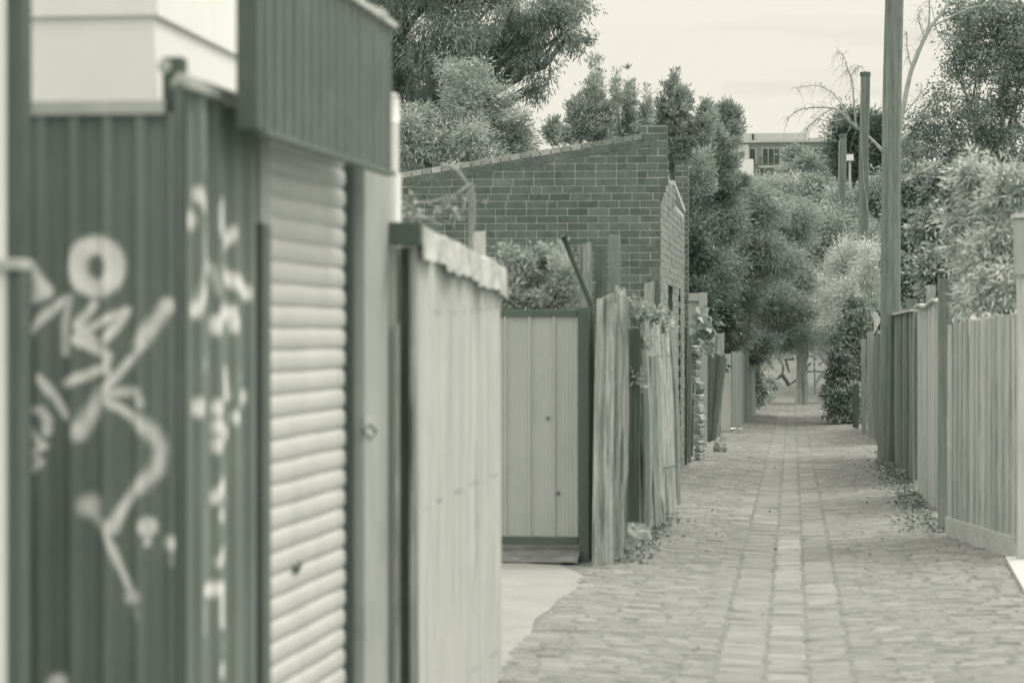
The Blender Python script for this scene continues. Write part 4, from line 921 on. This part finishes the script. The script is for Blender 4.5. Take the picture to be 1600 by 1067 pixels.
tree('pale_lane_bush', 'pale fine leaved bush spilling over the lane left of the big pole', 'bush',
     [(1330, 410, 42, 40, 60), (1345, 460, 35, 45, 58), (1310, 470, 36, 40, 62), (1290, 520, 30, 34, 63), (1330, 520, 30, 36, 60), (1360, 420, 25, 45, 56), (1280, 455, 34, 30, 64)],
     60, LF_pale, 44000, .09, .022, .2, base=(2.6, 61), trunk_r=.1, per=30, droop=.35, out=.9, shell=.35)
tree('ivy_hedge', 'dense dark ivy hedge at the lane edge before the stump post', 'hedge',
     [(1322, 640, 26, 28, 56.5), (1325, 590, 26, 40, 57), (1335, 540, 22, 40, 57), (1312, 610, 16, 34, 57), (1338, 500, 22, 34, 57), (1330, 560, 30, 60, 57.2), (1314, 575, 22, 42, 56.6), (1322, 625, 28, 36, 56.4)],
     57, LF_ivy, 34000, .08, .065, .13, base=(1.35, 57), trunk_r=.05, per=24, droop=.7, out=.7, shell=.5, lump=7)
tree('dark_pine', 'dark round pine behind the bare branches', 'tree',
     [(1330, 205, 34, 34, 112), (1365, 215, 32, 34, 113), (1340, 250, 44, 36, 112), (1385, 255, 36, 34, 114), (1310, 235, 18, 20, 112)],
     112, LF_pine, 24000, .28, .05, .5, trunk_r=.3, per=30, droop=-.1, out=.9, shell=.4)
tree('far_tree', 'soft grey green tree in front of the apartment block', 'tree',
     [(1246, 248, 12, 15, 120), (1265, 262, 16, 14, 118), (1240, 272, 14, 9, 118), (1290, 266, 18, 16, 120)],
     119, LF_wat, 14000, .26, .06, .5, trunk_r=.25, per=28, droop=.2, out=.8, shell=.4)
tree('birch_tree', 'tall airy birch filling the top right with sky gaps', 'tree',
     [(1560, 20, 80, 60, 62), (1520, 60, 55, 55, 63), (1570, 110, 80, 60, 62), (1500, 105, 34, 40, 63), (1480, 175, 60, 40, 62), (1560, 195, 80, 55, 63), (1440, 200, 42, 36, 62), (1440, 255, 46, 40, 62), (1520, 250, 70, 50, 62), (1600, 260, 60, 60, 63), (1620, 60, 60, 90, 62), (1420, 235, 22, 40, 61)],
     62, LF_bir, 40000, .085, .062, .3, base=(5.6, 63), trunk_r=.13, per=26, droop=.9, out=.6, shell=.2)
tree('leafy_shrub', 'mid grey leafy shrub between the big pole and the blurred bush', 'bush',
     [(1440, 300, 40, 32, 40), (1475, 285, 30, 26, 39.5), (1430, 360, 40, 44, 39.5), (1470, 350, 40, 45, 38.5), (1425, 430, 36, 40, 38.5), (1465, 430, 30, 44, 30), (1410, 330, 26, 36, 40), (1500, 300, 30, 40, 38.5)],
     39, LF_shb, 34000, .085, .05, .15, base=(2.9, 39), trunk_r=.05, per=26, droop=.3, out=.8, shell=.4)
tree('blurred_bush', 'pale feathery bush drooping over the near fence at the right', 'bush',
     [(1530, 300, 45, 40, 21.5), (1575, 310, 45, 45, 21), (1515, 260, 16, 26, 21.5), (1590, 280, 30, 26, 21), (1520, 360, 42, 40, 21.5), (1565, 390, 50, 40, 21), (1525, 425, 40, 36, 21.3), (1545, 460, 40, 34, 21), (1590, 440, 40, 36, 20.8), (1510, 470, 22, 26, 21.5)],
     21.3, LF_blur, 15000, .085, .02, .10, base=(2.3, 21.8), trunk_r=.035, per=22, droop=.35, out=1.0, shell=.35)
tree('garden_shrub', 'pale conifer like garden shrub showing over the panel gate', 'bush',
     [(800, 440, 30, 42, 20), (840, 430, 34, 40, 20.2), (880, 435, 30, 42, 20), (820, 408, 14, 22, 20), (860, 470, 50, 24, 20), (795, 400, 10, 20, 20), (870, 405, 14, 20, 20.2), (810, 475, 30, 22, 20)],
     20, LF_gard, 11000, .05, .016, .07, base=(-2.0, 20), trunk_r=.03, per=22, droop=-.5, out=.7, shell=.3, up=.2)
tree('fence_creeper', 'small pale leaved creeper growing over the ragged palings', 'plant',
     [(1000, 490, 16, 16, 20.6), (1020, 492, 18, 14, 22), (985, 480, 10, 10, 20.4), (1038, 505, 10, 16, 24), (1000, 530, 9, 16, 20.6), (995, 590, 4, 20, 20.5)],
     21, LF_gard, 1500, .05, .032, .05, base=(-1.45, 21), trunk_r=.012, per=16, droop=.2, out=.8, shell=.2)
tree('dark_filler_bush', 'dark undergrowth behind the pale gate frame', 'bush',
     [(1090, 470, 24, 50, 47), (1100, 540, 22, 60, 48), (1125, 500, 24, 50, 49), (1085, 400, 20, 50, 48)],
     48, LF_pine, 9000, .12, .05, .2, base=(-2.2, 48), trunk_r=.05, per=26, droop=.4, out=.8, shell=.3)
tree('end_tree_foliage_bush', 'low leafy bush at the left of the graffiti wall', 'bush',
     [(1185, 612, 13, 18, 66), (1176, 590, 14, 26, 64), (1200, 600, 9, 12, 70)], 66, LF_wat, 5000, .1, .05, .16, base=(-1.15, 66), trunk_r=.04, per=24, droop=.3, out=.8, shell=.3)
# tree in front of the graffiti wall
Y = 79.2; b = at(1250, 624, Y)
et = empty('lane_end_tree', (b.x, Y, gz(Y)), 'forked grey trunk standing in front of the graffiti wall', 'tree')
m = MB(); p = pm(Y)
m.tube([Vector((b.x-.02, Y, gz(Y)-.05)), at(1249, 600, Y), at(1250, 570, Y), at(1250, 540, Y), at(1246, 505, Y), at(1240, 470, Y)], [7/p, 5.5/p, 5.5/p, 6/p, 4/p, 3/p], 10); m.tube([Vector((b.x+.2, Y, gz(Y)-.05)), at(1258, 600, Y), at(1256, 575, Y), at(1259, 545, Y), at(1266, 520, Y), at(1275, 490, Y)], [5/p, 4.4/p, 5/p, 4.6/p, 3.4/p, 2.5/p], 10)
m.build('trunk', mat('mid grey bark', .3, .3, 4, (4, 4, 1), .95, .6), et, smooth=True)
bls = blobs_px([(1225, 545, 22, 10, 79), (1260, 520, 44, 24, 79), (1285, 548, 12, 14, 79), (1215, 520, 32, 24, 78), (1250, 480, 50, 30, 79), (1300, 500, 30, 40, 80)])
P, D, T = foliage_pts(bls, 16000, .3, 28, .6, .7, .3); leaf_mesh('crown', P, D, .16, .035, LF_mid, et, tones=T)
# bare and dead branches
def branchy(name, label, Y, paths, mt_, base):
    o = empty(name, (base[0], base[1], gz(base[1])), label, 'tree'); m = MB(); tw = MB()
    for pts, r0, r1 in paths:
        P = [at(u, v, Y) for u, v in pts]; Q = []
        for i in range(len(P)-1):
            for k in range(4):
                t = k/4; p0, p1, p2, p3 = P[max(i-1, 0)], P[i], P[i+1], P[min(i+2, len(P)-1)]
                Q.append(.5*((2*p1)+(p2-p0)*t+(2*p0-5*p1+4*p2-p3)*t*t+(3*p1-p0-3*p2+p3)*t*t*t))
        Q.append(P[-1]); rs = [(r0+(r1-r0)*i/(len(Q)-1))/pm(Y) for i in range(len(Q))]; m.tube(Q, rs, 6)
        if r1 < 1.2:
            for i in range(len(Q)//3, len(Q)):
                for kk in range(3):
                    e = Q[i]; l_ = random.uniform(5, 34)/pm(Y); dr_ = Vector((random.uniform(-1, .5), random.uniform(-.6, .6), random.uniform(-1.1, .5))); 
                    tw.tube([e, e+dr_*l_*.5+Vector((0, 0, .06)), e+dr_*l_+Vector((0, 0, -.12*l_))], [.38/pm(Y), .3/pm(Y), .18/pm(Y)], 4, cap=False)
    m.build('trunk', mt_, o, smooth=True); tw.build('twigs', mt_, o, smooth=True); return o
Yb = 66
branchy('bare_tree', 'leafless tree arching its thin twigs over the poles', Yb,
        [([(1405, 620), (1402, 420), (1395, 270), (1375, 232), (1340, 200), (1328, 190), (1310, 172), (1280, 168), (1250, 172), (1232, 185)], 4.2, .45), ([(1338, 198), (1334, 160), (1332, 130), (1325, 110), (1318, 88), (1308, 82)], 1.8, .4), ([(1330, 192), (1318, 168), (1300, 145), (1275, 134), (1245, 138)], 1.3, .4),
         ([(1330, 118), (1338, 108), (1346, 104)], .9, .5), ([(1300, 170), (1285, 180), (1270, 192), (1262, 200)], 1, .5), ([(1322, 185), (1300, 190), (1280, 186)], 1, .5)], M_barkp, (at(1405, 600, Yb).x, Yb))
branchy('pale_limbed_tree', 'pale bare limbs rising between the big pole and the birch', 59,
        [([(1404, 620), (1402, 400), (1403, 220), (1412, 165), (1424, 110), (1440, 70), (1456, 40), (1478, 12), (1490, -20)], 6, 2), ([(1424, 112), (1436, 82), (1447, 55), (1452, 30), (1452, 0)], 3.2, 1.1), ([(1425, 108), (1418, 80), (1416, 50)], 1.6, .6), ([(1450, 45), (1480, 30), (1510, 15), (1540, 8)], 1.8, .8), ([(1445, 60), (1435, 30), (1440, 15)], 1.3, .6), ([(1410, 180), (1425, 165), (1436, 150), (1440, 138)], 1.2, .6), ([(1402, 225), (1415, 212), (1424, 206)], 2.6, 1.5), ([(1405, 260), (1412, 250), (1420, 249)], 2, 1), ([(1460, 40), (1475, 62), (1490, 58)], 1, .6)],
        M_barkp, (at(1404, 600, 59).x, 59))
m = MB(); Yd = 40; m.tube([at(1398, 292, Yd), at(1420, 281, Yd), at(1436, 274, Yd)], [6/pm(Yd), 5/pm(Yd), 4.4/pm(Yd)], 8); m.tube([at(1434, 275, Yd), at(1455, 262, Yd), at(1475, 250, Yd)], [4/pm(Yd), 3/pm(Yd), 1.4/pm(Yd)], 7)
q = at(1398, 292, Yd); m.tube([(q.x, Yd, gz(Yd)), q], [.07, .06], 8)
m.build('fallen_limb', M_barkp, origin=(q.x, Yd, gz(Yd)), label='pale broken limb slanting up to the right of the big pole', cat='branch', smooth=True)

# ================================================================== FAR BUILDINGS, HOOP
Y = 150; p = pm(Y)
ap = empty('apartment_block', (at(1225, 300, Y).x, Y+4, gz(Y)), 'grey flat roofed apartment block beyond the trees', 'building')
X = lambda u, yy=Y: at(u, 250, yy).x
Z = lambda v: at(1225, v, Y).z
m = MB(); m.box(X(1135), X(1420), Y, Y+9, gz(Y), Z(222)); m.build('wall', M_rendg, ap)
m = MB(); m.box(X(1150), X(1262), Y+1.5, Y+8, Z(221.5), Z(205)); m.box(X(1262.5), X(1330), Y+2, Y+8, Z(221.5), Z(212)); m.build('upper_storey', M_rend, ap)
m = MB(); m.box(X(1130), X(1425), Y-.25, Y+9.2, Z(223), Z(219.5)); m.build('roof_edge', M_rend, ap)
m = MB(); m.box(X(1140), X(1170), Y-1.6, Y-.02, gz(Y), Z(229)); m.build('bay', M_rend, ap)
m = MB(); m.box(X(1135), X(1178), Y-3.2, Y-1.7, gz(Y), Z(254)); m.build('low_wing', M_white, ap)
def win(u0, u1, v0, v1, yy, nm):
    f = MB(); f.box(X(u0), X(u1), yy-.08, yy-.01, Z(v1), Z(v0)); fr = f.build('window', M_rend, ap)
    g_ = MB(); n = nm; wd = (X(u1)-X(u0)-.1)/n
    for k in range(n): g_.box(X(u0)+.05+k*wd+.03, X(u0)+.05+(k+1)*wd-.03, yy-.1, yy-.085, Z(v1)+.06, Z(v0)-.06)
    g_.build('pane', M_glass, fr)
win(1172, 1180, 205, 220, Y+1.5, 1); win(1190, 1220, 231, 258, Y, 3); win(1170, 1182, 231, 256, Y, 1); win(1144, 1166, 240, 252, Y-1.6, 2); win(1224, 1236, 231, 246, Y, 1); win(1270, 1296, 232, 246, Y, 2); win(1186, 1212, 266, 280, Y, 2)
m = MB(); m.box(X(1186), X(1222), Y-1.2, Y-.1, Z(264), Z(261)); bal = m.build('balcony', M_rend, ap)
m = MB()
for k in range(17): xx = X(1186)+(X(1222)-X(1186))*k/16; m.box(xx-.02, xx+.02, Y-1.2, Y-1.16, Z(261), Z(249))
m.box(X(1186), X(1222), Y-1.21, Y-1.15, Z(249), Z(247.5)); m.build('railing', M_darkp, bal)
Y2 = 95; q = at(1328, 275, Y2)
bh_ = empty('basketball_hoop', (q.x, Y2, gz(Y2)), 'small white basketball backboard on a thin pole before the dark pine', 'basketball hoop')
m = MB(); m.beam((q.x, Y2, gz(Y2)), at(1328, 252, Y2), .09, .09); m.build('pole', M_rend, bh_)
m = MB(); m.box(at(1322.5, 250, Y2).x, at(1333.5, 250, Y2).x, Y2-.08, Y2-.05, at(1328, 253, Y2).z, at(1328, 241.5, Y2).z); m.build('backboard', M_white, bh_)
m = MB(); c_ = at(1328, 252, Y2-.3); m.tube([c_+Vector((.2*math.cos(t), .2*math.sin(t), 0)) for t in np.linspace(0, 2*math.pi, 13)], .015, 5, cap=False); m.build('rim', M_darkp, bh_)
# ================================================================== GROUND LITTER AND WEEDS
def scatter(n, fu, Ls, W_, m_, name, **kw):
    P = np.array([fu() for _ in range(n)]); D = rng.normal(size=(n, 3)); D[:, 2] *= .12; return leaf_mesh(name, P, D, Ls, W_, m_, **kw)
def on_lane(x, y, h=.012): return (x, y, gz(y)+dish(x)+bumpz(y)+h)
def f():
    y = random.uniform(21.8, 36); x = 1.42-abs(random.gauss(0, .16))-(.04 if y < 26 else 0)+.004*(y-28); return on_lane(x, y, random.uniform(.01, .05))
scatter(1900, f, .05, .026, M_litter, 'leaf_litter', kind='stuff', label='drift of dry fallen leaves along the foot of the right fence', cat='leaf litter')
def f():
    y = random.uniform(18.4, 24); x = -1.32+abs(random.gauss(0, .14))-.0; return on_lane(x-.08, y, random.uniform(.01, .04))
scatter(900, f, .06, .025, M_litter, 'twig_litter', kind='stuff', label='scattered twigs and leaves under the ragged paling fence', cat='leaf litter')
def f(): return on_lane(random.uniform(-1.4, 1.4), random.uniform(12, 70), .014)
scatter(170, f, .035, .02, M_litter, 'stray_leaves', kind='stuff', label='stray leaves and scraps dotted over the stone lane', cat='leaf litter')
def weed(x, y, n, h, lab, lm=LF_weed):
    o = empty('weed', (x, y, gz(y)), lab, 'plant'); P = np.tile(np.array([x, y, gz(y)]), (n, 1))+rng.normal(size=(n, 3))*np.array([.08, .1, 0])+np.array([0, 0, 1])*rng.uniform(0, h, n)[:, None]
    leaf_mesh('foliage', P, np.stack([rng.normal(0, .6, n), rng.normal(0, .6, n), rng.uniform(.1, 1, n)], 1), .08, .025, lm, o)
weed(-1.30, 19.6, 60, .09, 'low dark weed at the foot of the first ragged palings', LF_wat)
weed(-1.22, 22.2, 50, .08, 'small weed by the kicked out palings', LF_wat)
weed(1.42, 36.2, 120, .16, 'dry weed at the foot of the big pole', LF_mid)
weed(1.44, 31.6, 110, .14, 'weed between the square post and the light palings', LF_mid)
q = grd(1160, 655); weed(q.x, q.y, 160, .3, 'leafy weed before the far left palings')
q = grd(1205, 628); weed(q.x, q.y-.4, 120, .18, 'low tuft at the left foot of the graffiti wall')
q = grd(1285, 627); weed(q.x, q.y-.4, 120, .2, 'low tuft at the right foot of the graffiti wall')
for (u, v, lab) in ((1305, 658, 'white paper scrap before the ivy hedge'), (1325, 659, 'crumpled pale scrap beside the stump post')):
    q = grd(u, v); m = MB(); rows = [[(q.x+.25*a+.02*math.sin(b*3), q.y+.2*b, gz(q.y)+.03+.03*random.random()) for a in np.linspace(-.5, .5, 5)] for b in np.linspace(-.5, .5, 4)]
    m.grid(rows); m.build('paper_scrap', M_white, origin=(q.x, q.y, gz(q.y)), label=lab, cat='litter', solid=.004)
